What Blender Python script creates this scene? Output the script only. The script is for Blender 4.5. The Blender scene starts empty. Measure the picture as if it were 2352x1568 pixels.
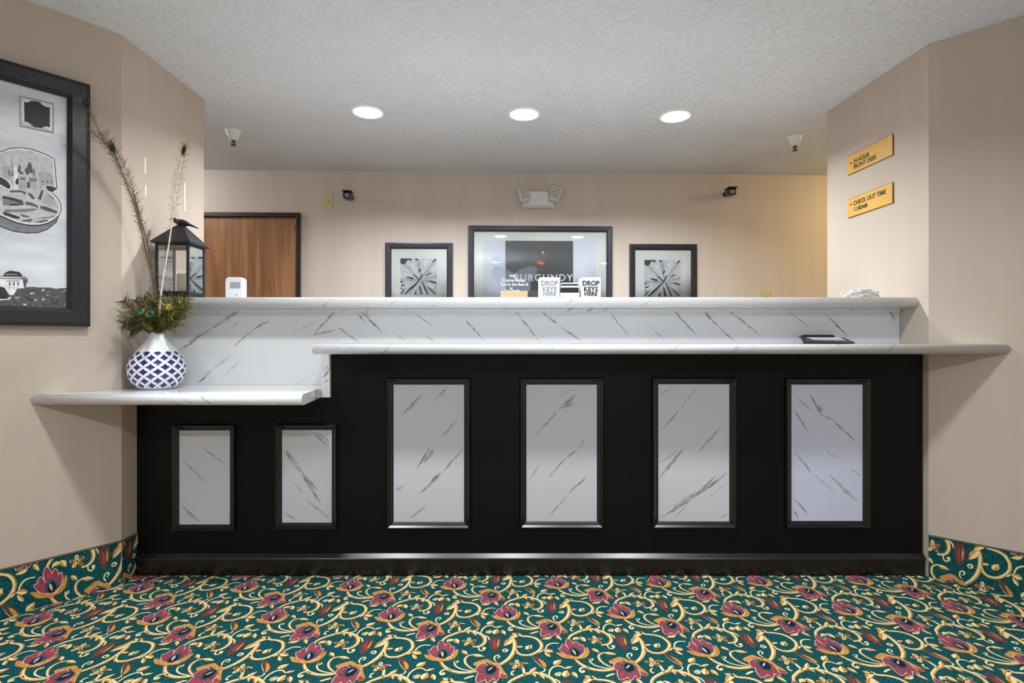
import bpy, bmesh, math, random
from mathutils import Vector, Matrix
random.seed(7)
H = 1.077; F = 1250.0; CEIL = 2.44; CX = 1176.0; CY = 784.0
COL = bpy.context.scene.collection
PI = math.pi

# ------------------------------------------------------------------ helpers
def P(x, y, d):
    "world point seen at pixel (x, y) standing at depth d"
    return Vector(((x-CX)*d/F, d, H-(y-CY)*d/F))

def link(o, parent=None):
    COL.objects.link(o)
    if parent is not None: o.parent = parent
    return o

class MB:
    def __init__(s): s.v=[]; s.f=[]; s.m=[]; s.sm=[]
    def add(s, vs, fs, mi=0, smooth=False):
        b=len(s.v); s.v += [tuple(v) for v in vs]
        for f in fs: s.f.append([i+b for i in f]); s.m.append(mi); s.sm.append(smooth)
        return s
    def box(s, x0,x1,y0,y1,z0,z1, mi=0, M=None):
        vs=[Vector(p) for p in ((x0,y0,z0),(x1,y0,z0),(x1,y1,z0),(x0,y1,z0),(x0,y0,z1),(x1,y0,z1),(x1,y1,z1),(x0,y1,z1))]
        if M is not None: vs=[M@v for v in vs]
        return s.add(vs,[(0,3,2,1),(4,5,6,7),(0,1,5,4),(1,2,6,5),(2,3,7,6),(3,0,4,7)],mi)
    def prism(s, pts, z0, z1, mi=0, M=None):
        "plan polygon extruded in z"
        n=len(pts)
        a=sum(pts[i][0]*pts[(i+1)%n][1]-pts[(i+1)%n][0]*pts[i][1] for i in range(n))
        if a<0: pts=pts[::-1]
        vs=[Vector((p[0],p[1],z0)) for p in pts]+[Vector((p[0],p[1],z1)) for p in pts]
        if M is not None: vs=[M@v for v in vs]
        fs=[tuple(range(n))[::-1], tuple(range(n,2*n))]+[(i,(i+1)%n,(i+1)%n+n,i+n) for i in range(n)]
        return s.add(vs,fs,mi)
    def lathe(s, prof, c=(0,0,0), n=48, mi=0, M=None, smooth=True):
        vs=[]; fs=[]
        for r,z in prof:
            for k in range(n):
                a=2*PI*k/n; vs.append(Vector((r*math.cos(a),r*math.sin(a),z)))
        for j in range(len(prof)-1):
            for k in range(n):
                fs.append((j*n+k,j*n+(k+1)%n,(j+1)*n+(k+1)%n,(j+1)*n+k))
        fs.append(tuple(range(n))[::-1]); fs.append(tuple(range((len(prof)-1)*n,len(prof)*n)))
        if M is not None: vs=[M@v for v in vs]
        vs=[v+Vector(c) for v in vs]
        return s.add(vs,fs,mi,smooth)
    def tube(s, pts, rad, n=8, mi=0, closed=False, smooth=True):
        pts=[Vector(p) for p in pts]; N=len(pts); vs=[]; fs=[]
        up=Vector((0.13,0.31,0.94)).normalized()
        for i,p in enumerate(pts):
            r=rad[i] if hasattr(rad,'__len__') else rad
            a=pts[(i-1)%N] if (closed or i>0) else p
            b=pts[(i+1)%N] if (closed or i<N-1) else p
            t=(b-a).normalized()
            if abs(t.dot(up))>.98: up=Vector((1,.1,.05)).normalized()
            u=(up-t*up.dot(t)).normalized(); w=t.cross(u); up=u
            for k in range(n):
                an=2*PI*k/n; vs.append(p+(u*math.cos(an)+w*math.sin(an))*r)
        for i in range(N if closed else N-1):
            j=(i+1)%N
            for k in range(n): fs.append((i*n+k,i*n+(k+1)%n,j*n+(k+1)%n,j*n+k))
        if not closed:
            fs.append(tuple(range(n))[::-1]); fs.append(tuple(range((N-1)*n,N*n)))
        return s.add(vs,fs,mi,smooth)
    def build(s, name, mats, parent=None, bevel=0, seg=2):
        me=bpy.data.meshes.new(name); me.from_pydata(s.v,[],s.f)
        if not isinstance(mats,(list,tuple)): mats=[mats]
        for m in mats: me.materials.append(m)
        me.polygons.foreach_set('material_index',s.m)
        me.polygons.foreach_set('use_smooth',s.sm)
        me.update()
        o=bpy.data.objects.new(name,me); link(o,parent)
        if bevel:
            b=o.modifiers.new('bevel','BEVEL'); b.width=bevel; b.segments=seg; b.limit_method='ANGLE'; b.angle_limit=math.radians(40)
        return o

def thing(name, label, cat, loc=(0,0,0), group=None):
    o=bpy.data.objects.new(name,None); link(o); o.location=loc; o.empty_display_size=.05
    return tag(o,label,cat,group)
def tag(o,label=None,cat=None,group=None,kind=None):
    if label: o['label']=label
    if cat: o['category']=cat
    if group: o['group']=group
    if kind: o['kind']=kind
    return o
def keep(o):
    "child built in world coordinates: undo the parent's offset"
    bpy.context.view_layer.update()
    return o
def settle(root):
    "move meshes built in world space so that they stay put under their offset parent"
    off=Vector(root.location)
    for ch in root.children: ch.location=Vector(ch.location)-off

def srgb(r,g,b):
    f=lambda c:(c/255/12.92) if c/255<=.04045 else ((c/255+.055)/1.055)**2.4
    return (f(r),f(g),f(b),1)

# ------------------------------------------------------------------ materials
def mat(name, col, rough=.5, metal=0, spec=.5, noise=None, bump=None, coat=0, emit=None, estr=0, alpha=None, trans=0):
    m=bpy.data.materials.new(name); m.use_nodes=True; nt=m.node_tree; b=nt.nodes['Principled BSDF']
    b.inputs['Base Color'].default_value=col; b.inputs['Roughness'].default_value=rough
    b.inputs['Metallic'].default_value=metal; b.inputs['Specular IOR Level'].default_value=spec
    b.inputs['Coat Weight'].default_value=coat; b.inputs['Transmission Weight'].default_value=trans
    if alpha is not None: b.inputs['Alpha'].default_value=alpha
    if emit: b.inputs['Emission Color'].default_value=emit; b.inputs['Emission Strength'].default_value=estr
    tc=nt.nodes.new('ShaderNodeTexCoord')
    if noise:  # (scale xyz, amount, detail)
        sc,amt,det=noise
        mp=nt.nodes.new('ShaderNodeMapping'); mp.inputs['Scale'].default_value=sc
        n=nt.nodes.new('ShaderNodeTexNoise'); n.inputs['Scale'].default_value=1; n.inputs['Detail'].default_value=det
        nt.links.new(tc.outputs['Object'],mp.inputs[0]); nt.links.new(mp.outputs[0],n.inputs['Vector'])
        mx=nt.nodes.new('ShaderNodeMix'); mx.data_type='RGBA'
        mx.inputs['A'].default_value=tuple(max(0,c*(1-amt)) for c in col[:3])+(1,)
        mx.inputs['B'].default_value=tuple(min(1,c*(1+amt)) for c in col[:3])+(1,)
        mr=nt.nodes.new('ShaderNodeMapRange'); mr.inputs[1].default_value=.3; mr.inputs[2].default_value=.7
        nt.links.new(n.outputs['Fac'],mr.inputs[0]); nt.links.new(mr.outputs[0],mx.inputs['Factor'])
        nt.links.new(mx.outputs['Result'],b.inputs['Base Color'])
    if bump:   # (scale xyz, strength, distance, detail)
        sc,st,di,det=bump
        mp=nt.nodes.new('ShaderNodeMapping'); mp.inputs['Scale'].default_value=sc
        n=nt.nodes.new('ShaderNodeTexNoise'); n.inputs['Scale'].default_value=1; n.inputs['Detail'].default_value=det
        nt.links.new(tc.outputs['Object'],mp.inputs[0]); nt.links.new(mp.outputs[0],n.inputs['Vector'])
        bp=nt.nodes.new('ShaderNodeBump'); bp.inputs['Strength'].default_value=st; bp.inputs['Distance'].default_value=di
        nt.links.new(n.outputs['Fac'],bp.inputs['Height']); nt.links.new(bp.outputs[0],b.inputs['Normal'])
    return m

# ceiling: knock-down plaster
def ceiling_mat():
    m=mat('ceiling_plaster',srgb(225,225,222),rough=.9,spec=.2); nt=m.node_tree; b=nt.nodes['Principled BSDF']
    tc=nt.nodes.new('ShaderNodeTexCoord')
    n=nt.nodes.new('ShaderNodeTexNoise'); n.inputs['Scale'].default_value=26; n.inputs['Detail'].default_value=4; n.inputs['Distortion'].default_value=1.2
    nt.links.new(tc.outputs['Object'],n.inputs['Vector'])
    r=nt.nodes.new('ShaderNodeMapRange'); r.inputs[1].default_value=.47; r.inputs[2].default_value=.56
    nt.links.new(n.outputs['Fac'],r.inputs[0])
    bp=nt.nodes.new('ShaderNodeBump'); bp.inputs['Strength'].default_value=.55; bp.inputs['Distance'].default_value=.006
    nt.links.new(r.outputs[0],bp.inputs['Height']); nt.links.new(bp.outputs[0],b.inputs['Normal'])
    n2=nt.nodes.new('ShaderNodeTexNoise'); n2.inputs['Scale'].default_value=2.2; n2.inputs['Detail'].default_value=3
    nt.links.new(tc.outputs['Object'],n2.inputs['Vector'])
    mx=nt.nodes.new('ShaderNodeMix'); mx.data_type='RGBA'; mx.inputs['A'].default_value=srgb(210,213,216); mx.inputs['B'].default_value=srgb(226,229,233)
    nt.links.new(n2.outputs['Fac'],mx.inputs['Factor']); nt.links.new(mx.outputs['Result'],b.inputs['Base Color'])
    return m
M_ceil=ceiling_mat()
M_wall=mat('tan_wall',srgb(194,179,164),rough=.75,spec=.25,noise=((9,9,.25),.035,3),bump=((350,350,350),.12,.001,2))
M_wall_side=mat('side_wall',srgb(194,179,164),rough=.8,spec=.2,noise=((6,6,.3),.03,2))
M_wall_back_bright=mat('office_wall_brightened',srgb(210,196,183),rough=.75,spec=.25,noise=((9,9,.25),.035,3),bump=((350,350,350),.12,.001,2))  # wall tan lightened to make up for weak light on the back wall
M_black=mat('black_paint',srgb(7,7,8),rough=.45,spec=.22,noise=((14,14,2.5),.35,5),bump=((60,60,6),.15,.001,4))
M_black_gloss=mat('black_molding',srgb(9,9,10),rough=.27,spec=.75,bump=((40,40,10),.12,.001,3))
M_frame=mat('charcoal_frame',srgb(46,46,52),rough=.35,spec=.5,noise=((30,30,30),.08,2))
M_frame_dark=mat('black_frame',srgb(34,34,38),rough=.35,spec=.5,noise=((30,30,30),.08,2))
M_mat=mat('mat_board',srgb(222,222,216),rough=.6,spec=.2,coat=.0,noise=((3,3,3),.01,1))
M_white=mat('white_plastic',srgb(228,228,226),rough=.35,noise=((20,20,20),.02,1))
M_offw=mat('offwhite_plastic',srgb(212,208,198),rough=.45,noise=((20,20,20),.02,1))
M_cream=mat('cream_plate',srgb(208,192,140),rough=.45,noise=((20,20,20),.02,1))
M_gold=mat('gold_sign',srgb(222,172,84),rough=.4,spec=.5,noise=((6,6,6),.06,2))
M_goldedge=mat('bronze_edge',srgb(120,86,44),rough=.4,metal=.5,noise=((9,9,9),.05,1))
M_ink=mat('dark_ink',srgb(54,36,22),rough=.5,noise=((90,90,90),.1,1))
M_inkblk=mat('black_ink',srgb(46,46,48),rough=.5,noise=((90,90,90),.1,1))
M_inkwht=mat('white_ink',srgb(232,232,236),rough=.5,noise=((90,90,90),.02,1))
M_metal=mat('lantern_metal',srgb(40,43,48),rough=.45,metal=.35,noise=((25,25,25),.15,3))
M_chrome=mat('sprinkler_metal',srgb(90,88,84),rough=.3,metal=.9,noise=((25,25,25),.1,2))
M_wax=mat('candle_wax',srgb(228,224,196),rough=.6,noise=((10,10,10),.03,2))
M_oak=mat('light_oak',srgb(214,184,148),rough=.5,noise=((4,60,60),.08,4))
M_lens=mat('lamp_lens',(1,1,1,1),rough=.5,emit=(1,.98,.95,1),estr=12,noise=((9,9,9),.01,1))
M_trimring=mat('lamp_trim',srgb(240,240,238),rough=.5,noise=((9,9,9),.01,1))
M_plastic_blk=mat('black_plastic',srgb(20,21,25),rough=.28,spec=.6,noise=((40,40,40),.1,1))
M_lensglass=mat('camera_lens',srgb(120,120,140),rough=.1,spec=.9,noise=((80,80,80),.2,1))
M_grey=mat('lcd_grey',srgb(158,158,164),rough=.3,noise=((60,60,60),.08,1))
M_steel=mat('door_frame_brown',srgb(44,32,27),rough=.3,spec=.6,noise=((20,20,20),.1,2))
M_paper=mat('pale_paper',srgb(206,210,220),rough=.35,spec=.4,noise=((4,4,4),.015,1))
M_scuff=mat('bare_plaster',srgb(236,226,214),rough=.8,noise=((60,60,60),.05,2))
M_cord=mat('white_cord',srgb(232,226,222),rough=.3,spec=.6,noise=((40,40,40),.03,1))
M_tray=mat('smoked_tray',srgb(44,44,46),rough=.3,spec=.5,noise=((20,20,20),.08,1))
M_seam=mat('carpet_binding',srgb(88,82,72),rough=.8,noise=((80,80,80),.1,1))

def glass(name,col=(1,1,1,1),alpha=.12,rough=.03):
    m=bpy.data.materials.new(name); m.use_nodes=True; nt=m.node_tree
    for n in list(nt.nodes): nt.nodes.remove(n)
    out=nt.nodes.new('ShaderNodeOutputMaterial'); mix=nt.nodes.new('ShaderNodeMixShader')
    t=nt.nodes.new('ShaderNodeBsdfTransparent'); g=nt.nodes.new('ShaderNodeBsdfGlossy'); t.inputs[0].default_value=col; g.inputs['Roughness'].default_value=rough
    fr=nt.nodes.new('ShaderNodeFresnel'); fr.inputs[0].default_value=1.5
    ad=nt.nodes.new('ShaderNodeMath'); ad.operation='ADD'; ad.inputs[1].default_value=alpha; ad.use_clamp=True
    nt.links.new(fr.outputs[0],ad.inputs[0]); nt.links.new(ad.outputs[0],mix.inputs[0])
    nt.links.new(t.outputs[0],mix.inputs[1]); nt.links.new(g.outputs[0],mix.inputs[2]); nt.links.new(mix.outputs[0],out.inputs[0])
    return m
M_glass=glass('clear_glass')
M_glasspic=glass('picture_glass',alpha=.0,rough=.02)
M_acrylic=glass('blue_acrylic',col=(.86,.90,.95,1),alpha=.10,rough=.15)

# veined marble laminate -------------------------------------------------
def seg_group():
    g=bpy.data.node_groups.new('vein_stroke','ShaderNodeTree')
    I=g.interface
    for nm in ('P','A','B'): I.new_socket(nm,in_out='INPUT',socket_type='NodeSocketVector')
    for nm in ('Width','Strength'): I.new_socket(nm,in_out='INPUT',socket_type='NodeSocketFloat')
    I.new_socket('Mask',in_out='OUTPUT',socket_type='NodeSocketFloat')
    N=g.nodes; L=g.links; gi=N.new('NodeGroupInput'); go=N.new('NodeGroupOutput')
    def vm(op,a,b=None):
        n=N.new('ShaderNodeVectorMath'); n.operation=op; L.new(a,n.inputs[0])
        if b is not None: L.new(b,n.inputs[1])
        return n
    def m(op,a,b,clamp=False):
        n=N.new('ShaderNodeMath'); n.operation=op; n.use_clamp=clamp
        for i,x in enumerate((a,b)):
            if x is None: continue
            if isinstance(x,(int,float)): n.inputs[i].default_value=x
            else: L.new(x,n.inputs[i])
        return n.outputs[0]
    pa=vm('SUBTRACT',gi.outputs['P'],gi.outputs['A']).outputs[0]
    ba=vm('SUBTRACT',gi.outputs['B'],gi.outputs['A']).outputs[0]
    h=m('DIVIDE',vm('DOT_PRODUCT',pa,ba).outputs['Value'],vm('DOT_PRODUCT',ba,ba).outputs['Value'],True)
    sc=N.new('ShaderNodeVectorMath'); sc.operation='SCALE'; L.new(ba,sc.inputs[0]); L.new(h,sc.inputs['Scale'])
    dist=vm('LENGTH',vm('SUBTRACT',pa,sc.outputs[0]).outputs[0]).outputs['Value']
    # width swells in the middle
    hh=m('SUBTRACT',m('MULTIPLY',h,2),1); w=m('MULTIPLY',gi.outputs['Width'],m('SUBTRACT',1.08,m('MULTIPLY',hh,hh)))
    k=m('SUBTRACT',1,m('DIVIDE',dist,m('MAXIMUM',w,.0003)),True)
    k=m('MULTIPLY',m('MULTIPLY',k,1.7,True),gi.outputs['Strength'])
    L.new(k,go.inputs['Mask'])
    return g
VG=seg_group()
def marble(name, segs=(), base=(226,226,226), vein=(118,116,114), streak=0, ang=35, rough=.18, bumpy=0):
    m=mat(name,srgb(*base),rough=rough,spec=.5); nt=m.node_tree; N=nt.nodes; L=nt.links; b=N['Principled BSDF']
    tc=N.new('ShaderNodeTexCoord')
    nz=N.new('ShaderNodeTexNoise'); nz.inputs['Scale'].default_value=22; nz.inputs['Detail'].default_value=5; nz.inputs['Roughness'].default_value=.65
    L.new(tc.outputs['Object'],nz.inputs['Vector'])
    sb=N.new('ShaderNodeVectorMath'); sb.operation='SUBTRACT'; sb.inputs[1].default_value=(.5,.5,.5); L.new(nz.outputs['Color'],sb.inputs[0])
    sc=N.new('ShaderNodeVectorMath'); sc.operation='SCALE'; sc.inputs['Scale'].default_value=.022; L.new(sb.outputs[0],sc.inputs[0])
    ad=N.new('ShaderNodeVectorMath'); ad.operation='ADD'; L.new(tc.outputs['Object'],ad.inputs[0]); L.new(sc.outputs[0],ad.inputs[1])
    fl=N.new('ShaderNodeVectorMath'); fl.operation='MULTIPLY'; fl.inputs[1].default_value=(1,0,1); L.new(ad.outputs[0],fl.inputs[0])
    acc=None
    for (a,bb,w,s) in segs:
        g=N.new('ShaderNodeGroup'); g.node_tree=VG; L.new(fl.outputs[0],g.inputs['P'])
        g.inputs['A'].default_value=(a[0],0,a[1]); g.inputs['B'].default_value=(bb[0],0,bb[1]); g.inputs['Width'].default_value=w; g.inputs['Strength'].default_value=s
        if acc is None: acc=g.outputs[0]
        else:
            mx=N.new('ShaderNodeMath'); mx.operation='MAXIMUM'; L.new(acc,mx.inputs[0]); L.new(g.outputs[0],mx.inputs[1]); acc=mx.outputs[0]
    # fine broken streaks running along the vein direction
    if streak:
        mp=N.new('ShaderNodeMapping'); mp.vector_type='TEXTURE'; mp.inputs['Rotation'].default_value=(0,math.radians(-ang),0) if streak==1 else (0,0,math.radians(ang))
        mp.inputs['Scale'].default_value=(.42,.05,.028) if streak==1 else (.42,.032,.2)
        L.new(tc.outputs['Object'],mp.inputs[0])
        n2=N.new('ShaderNodeTexNoise'); n2.inputs['Scale'].default_value=1; n2.inputs['Detail'].default_value=4; n2.inputs['Roughness'].default_value=.6; n2.inputs['Distortion'].default_value=.3
        L.new(mp.outputs[0],n2.inputs['Vector'])
        r=N.new('ShaderNodeMapRange'); r.inputs[1].default_value=.60; r.inputs[2].default_value=.70; r.inputs[4].default_value=.75; L.new(n2.outputs['Fac'],r.inputs[0])
        if acc is None: acc=r.outputs[0]
        else:
            mx=N.new('ShaderNodeMath'); mx.operation='MAXIMUM'; L.new(acc,mx.inputs[0]); L.new(r.outputs[0],mx.inputs[1]); acc=mx.outputs[0]
    # break the strokes up
    n3=N.new('ShaderNodeTexNoise'); n3.inputs['Scale'].default_value=38; n3.inputs['Detail'].default_value=3; L.new(tc.outputs['Object'],n3.inputs['Vector'])
    r3=N.new('ShaderNodeMapRange'); r3.inputs[1].default_value=.35; r3.inputs[2].default_value=.6; r3.inputs[3].default_value=.35; L.new(n3.outputs['Fac'],r3.inputs[0])
    mu=N.new('ShaderNodeMath'); mu.operation='MULTIPLY'; L.new(acc,mu.inputs[0]); L.new(r3.outputs[0],mu.inputs[1])
    mx=N.new('ShaderNodeMix'); mx.data_type='RGBA'; mx.inputs['A'].default_value=srgb(*base); mx.inputs['B'].default_value=srgb(*vein)
    L.new(mu.outputs[0],mx.inputs['Factor']); L.new(mx.outputs['Result'],b.inputs['Base Color'])
    return m
def segs_from(lst, ox, oy, sc, d):
    out=[]
    for s in lst:
        x0,y0,x1,y1=s[:4]; w=s[4] if len(s)>4 else 1; st=s[5] if len(s)>5 else .8
        a=P(ox+x0/sc,oy+y0/sc,d); b=P(ox+x1/sc,oy+y1/sc,d)
        out.append(((a.x,a.z),(b.x,b.z),.0054*w,st))
    return out

# ------------------------------------------------------------------ room shell
OUTL=.8235; OUTR=1.088
def xl(d): return -1.735 if d>=2.418 else -1.735-OUTL*(2.418-d)
def xr(d): return 1.906-.0473*(d-2.49) if d>=2.49 else 1.906+OUTR*(2.49-d)
def backd(x): return 4.325+.0278*(x+2.43)

def struct(name,mb,m,**k):
    o=mb.build(name,m,**k); o['kind']='structure'; return o
LW=[(-1.735,3.064),(-1.735,2.418),(-3.0,.882),(-3.0,-3.2),(-3.6,-3.2),(-3.6,3.064)]
RW=[(1.871,3.23),(1.906,2.49),(3.2,1.301),(3.2,-3.2),(3.8,-3.2),(3.8,3.23)]
struct('wall_left',MB().prism(LW,0,CEIL),M_wall)
struct('wall_right',MB().prism(RW,0,CEIL),M_wall)
struct('wall_back',MB().prism([(-3.6,backd(-3.6)),(3.8,backd(3.8)),(3.8,4.8),(-3.6,4.8)],0,CEIL),M_wall_back_bright)
struct('wall_office_left',MB().box(-3.6,-3.45,3.064,backd(-3.5),0,CEIL),M_wall_side)
struct('wall_office_right',MB().box(3.65,3.8,3.23,backd(3.7),0,CEIL),M_wall_side)
struct('ceiling',MB().box(-3.6,3.8,-3.4,4.8,CEIL,CEIL+.1),M_ceil)
rw=MB().box(-3.6,-2.2,-3.4,-3.2,0,CEIL).box(2.2,3.8,-3.4,-3.2,0,CEIL).box(-2.2,2.2,-3.4,-3.2,0,.35).box(-2.2,2.2,-3.4,-3.2,2.25,CEIL)
struct('wall_front',rw,M_wall_side)
wf=MB()
for x in (-2.2,-.76,.70,2.14): wf.box(x,x+.06,-3.32,-3.26,.35,2.25)
wf.box(-2.2,2.2,-3.32,-3.26,.35,.41); wf.box(-2.2,2.2,-3.32,-3.26,2.19,2.25)
struct('fill_window_1',wf,M_steel)  # unseen window, added as an opening for the fill light behind the camera

# ---- carpet ---------------------------------------------------------------
def carpet_mat(name,c,amt=.35):
    return mat(name,srgb(*c),rough=.95,spec=.1,noise=((150,150,150),amt,3),bump=((420,420,420),.35,.002,2))
CM=[carpet_mat('carpet_teal',(20,80,84),.6),carpet_mat('carpet_ochre',(204,144,70)),carpet_mat('carpet_cream',(238,220,164),.15),
    carpet_mat('carpet_maroon',(154,70,82)),carpet_mat('carpet_pink',(226,182,172),.15),carpet_mat('carpet_navy',(30,36,56)),carpet_mat('carpet_brown',(96,66,60)),carpet_mat('carpet_slate',(58,92,92))]
TEAL,OCH,CRE,MAR,PNK,NAV,BRN,SLT=range(8)
def c2f(u,v):
    px=1200+u/5.6; py=1420+v/5.6; d=H*F/(py-CY); return ((px-CX)*d/F,d)
def smooth_line(pts,n=5,closed=False):
    out=[]; N=len(pts)
    rng=range(N) if closed else range(N-1)
    g=lambda i: pts[i%N] if closed else pts[max(0,min(N-1,i))]
    for i in rng:
        p0,p1,p2,p3=g(i-1),g(i),g(i+1),g(i+2)
        for k in range(n):
            t=k/n
            out.append(tuple(.5*((2*p1[j])+(-p0[j]+p2[j])*t+(2*p0[j]-5*p1[j]+4*p2[j]-p3[j])*t*t+(-p0[j]+3*p1[j]-3*p2[j]+p3[j])*t**3) for j in range(len(p1))))
    if not closed: out.append(pts[-1])
    return out
MOT=[]  # (layer, material, list of polygons in carpet metres)
def ribbon(pts,w,mi,layer,off=0,taper=.35,sm=5):
    p=smooth_line([c2f(*q) for q in pts],sm); n=len(p); L=[];R=[]
    for i in range(n):
        a=p[max(0,i-1)]; b=p[min(n-1,i+1)]; dx=b[0]-a[0]; dy=b[1]-a[1]; l=math.hypot(dx,dy) or 1
        nx,ny=-dy/l,dx/l; t=i/(n-1); ww=w*(taper+(1-taper)*math.sin(PI*(.12+.76*t)))
        cx=p[i][0]+nx*off*w; cy=p[i][1]+ny*off*w
        L.append((cx+nx*ww/2,cy+ny*ww/2)); R.append((cx-nx*ww/2,cy-ny*ww/2))
    MOT.append((layer,mi,[[L[i],R[i],R[i+1],L[i+1]] for i in range(n-1)]))
def stroke(pts,w=.0125,taper=.4):
    ribbon(pts,w,OCH,1,0,taper); ribbon(pts,w*.5,CRE,2,.2,taper)
def thin(pts,w=.0055): ribbon(pts,w,CRE,2,0,.5)
def blob(pts,mi,layer,sm=True,outline=None,ow=.0035):
    q=[c2f(*p) for p in pts]
    if sm: q=smooth_line(q,4,True)
    MOT.append((layer,mi,[q]))
    if outline is not None:
        n=len(q); cx=sum(p[0] for p in q)/n; cy=sum(p[1] for p in q)/n; out=[]
        for p in q:
            l=math.hypot(p[0]-cx,p[1]-cy) or 1; out.append((p[0]+(p[0]-cx)/l*ow,p[1]+(p[1]-cy)/l*ow))
        MOT.append((layer-.5,outline,[out]))
def leaf(a,b,w=.5,c1=OCH,c2=CRE,layer=3):
    # leaf from a to b, two-tone
    (x0,y0),(x1,y1)=c2f(*a),c2f(*b); dx,dy=x1-x0,y1-y0; nx,ny=-dy,dx
    o=[];i=[]
    for k in range(14):
        t=k/13; s=math.sin(PI*t**.8)*w*.5
        o.append((t,s))
    up=[(x0+dx*t+nx*s,y0+dy*t+ny*s) for t,s in o]; dn=[(x0+dx*t-nx*s,y0+dy*t-ny*s) for t,s in o[::-1]]
    MOT.append((layer,c1,[up+dn[1:-1]]))
    up2=[(x0+dx*t+nx*s*.85,y0+dy*t+ny*s*.85) for t,s in o]; md=[(x0+dx*t+nx*s*-.1,y0+dy*t-ny*s*.1) for t,s in o[::-1]]
    MOT.append((layer+.5,c2,[up2+md[1:-1]]))
def disc(c,r,mi,layer,n=10):
    x,y=c2f(*c); MOT.append((layer,mi,[[(x+r*math.cos(2*PI*k/n),y+r*math.sin(2*PI*k/n)) for k in range(n)]]))
def small_flower(c,r=.027):
    x,y=c2f(*c)
    for k in range(5):
        a=2*PI*k/5+.4; q=[];q2=[]
        for j in range(10):
            t=2*PI*j/10
            q.append((x+math.cos(a)*r*.62+r*.42*math.cos(t)*math.cos(a)-r*.27*math.sin(t)*math.sin(a), y+math.sin(a)*r*.62+r*.42*math.cos(t)*math.sin(a)+r*.27*math.sin(t)*math.cos(a)))
        cx=x+math.cos(a)*r*.62; cy=y+math.sin(a)*r*.62
        q2=[(cx+(p[0]-cx)*.55,cy+(p[1]-cy)*.55) for p in q]
        MOT.append((3,CRE if k%2 else OCH,[q])); MOT.append((3.5,OCH if k%2 else BRN,[q2]))
    disc(c,r*.26,CRE,4); disc(c,r*.15,NAV,4.5)
# scrolls
stroke([(680,530),(750,590),(850,640),(980,668),(1100,668),(1195,652)],.015)
thin([(890,515),(905,530),(880,545),(865,520),(872,560),(920,600),(1000,628),(1100,645),(1170,650)],.006)
thin([(870,650),(800,630),(750,645),(738,675),(765,698),(800,688)],.007); disc((785,682),.006,CRE,2.5)
stroke([(1170,640),(1080,600),(1010,550),(982,500),(1000,460),(1065,440)],.010); leaf((1050,445),(1215,468),.42)
stroke([(1420,590),(1500,535),(1548,470),(1562,400),(1545,330),(1510,265),(1470,230)],.017)
stroke([(1572,375),(1620,420),(1700,448),(1800,442),(1870,400),(1893,345),(1860,290),(1780,237),(1680,212),(1590,205),(1545,195)],.0135,.6)
leaf((1580,195),(1430,170),.45); leaf((1540,170),(1425,250),.4); leaf((1480,240),(1405,335),.5)
stroke([(590,275),(620,225),(700,182),(800,148),(900,142),(1000,165),(1080,200),(1130,250),(1135,300),(1090,335),(1010,340)],.0155,.45)
thin([(765,158),(745,110),(715,70)],.009); leaf((820,150),(885,85),.4); leaf((930,145),(1000,205),.35); leaf((850,140),(900,185),.35)
thin([(1110,200),(1160,222),(1195,260)],.006)
# dull tulip
blob([(1200,225),(1290,215),(1350,275),(1360,370),(1320,415),(1250,370),(1205,300)],BRN,3)
blob([(1250,262),(1270,262),(1300,330),(1312,370),(1285,350),(1255,305)],MAR,3.5)
blob([(1300,245),(1322,270),(1338,320),(1330,350),(1310,310)],OCH,3.4)
thin([(1220,240),(1270,300),(1310,390)],.0035); thin([(1290,225),(1330,290),(1345,370)],.003); thin([(1210,270),(1250,340),(1290,385)],.003)
thin([(1090,345),(1110,380),(1150,392),(1180,372),(1165,350)],.006); disc((1165,360),.007,CRE,2.5)
small_flower((940,280)); small_flower((1680,570))
leaf((1820,560),(1760,545),.5)
# leaves and sprigs
leaf((400,600),(500,535),.6); thin([(345,745),(350,680),(400,625),(480,615),(540,645)],.0065)
leaf((540,650),(650,620),.4); leaf((540,760),(575,670),.7); leaf((640,690),(710,770),.5); disc((452,725),.010,CRE,3); disc((447,728),.005,OCH,3.5)
thin([(450,695),(490,700),(480,745)],.003)
leaf((895,390),(990,445),.5); leaf((375,245),(245,270),.5); leaf((430,220),(505,285),.4)
leaf((400,430),(255,405),.55); leaf((360,500),(280,430),.4); thin([(215,440),(260,415)],.006)
thin([(295,400),(320,350),(380,322),(470,325)],.0065)
leaf((660,275),(760,250),.45); leaf((740,240),(815,305),.6); thin([(655,285),(665,255),(710,245)],.006)
disc((1448,390),.011,CRE,3); disc((1444,392),.005,SLT,3.5)
thin([(1390,525),(1355,500),(1350,465),(1385,450),(1408,470),(1390,490)],.006)
leaf((1580,350),(1660,340),.55); leaf((1710,380),(1760,320),.7); leaf((1720,330),(1780,370),.6)
blob([(128,488),(180,488),(280,555),(315,610),(285,650),(225,600),(165,550)],BRN,3)
blob([(200,520),(275,560),(308,610),(285,640),(240,580)],OCH,3.4); thin([(130,485),(165,545),(225,600),(285,650),(275,685),(210,700)],.0055)
thin([(1185,712),(1130,728),(1075,752)],.008)
thin([(650,120),(622,130),(625,160),(655,160)],.006)
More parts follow.
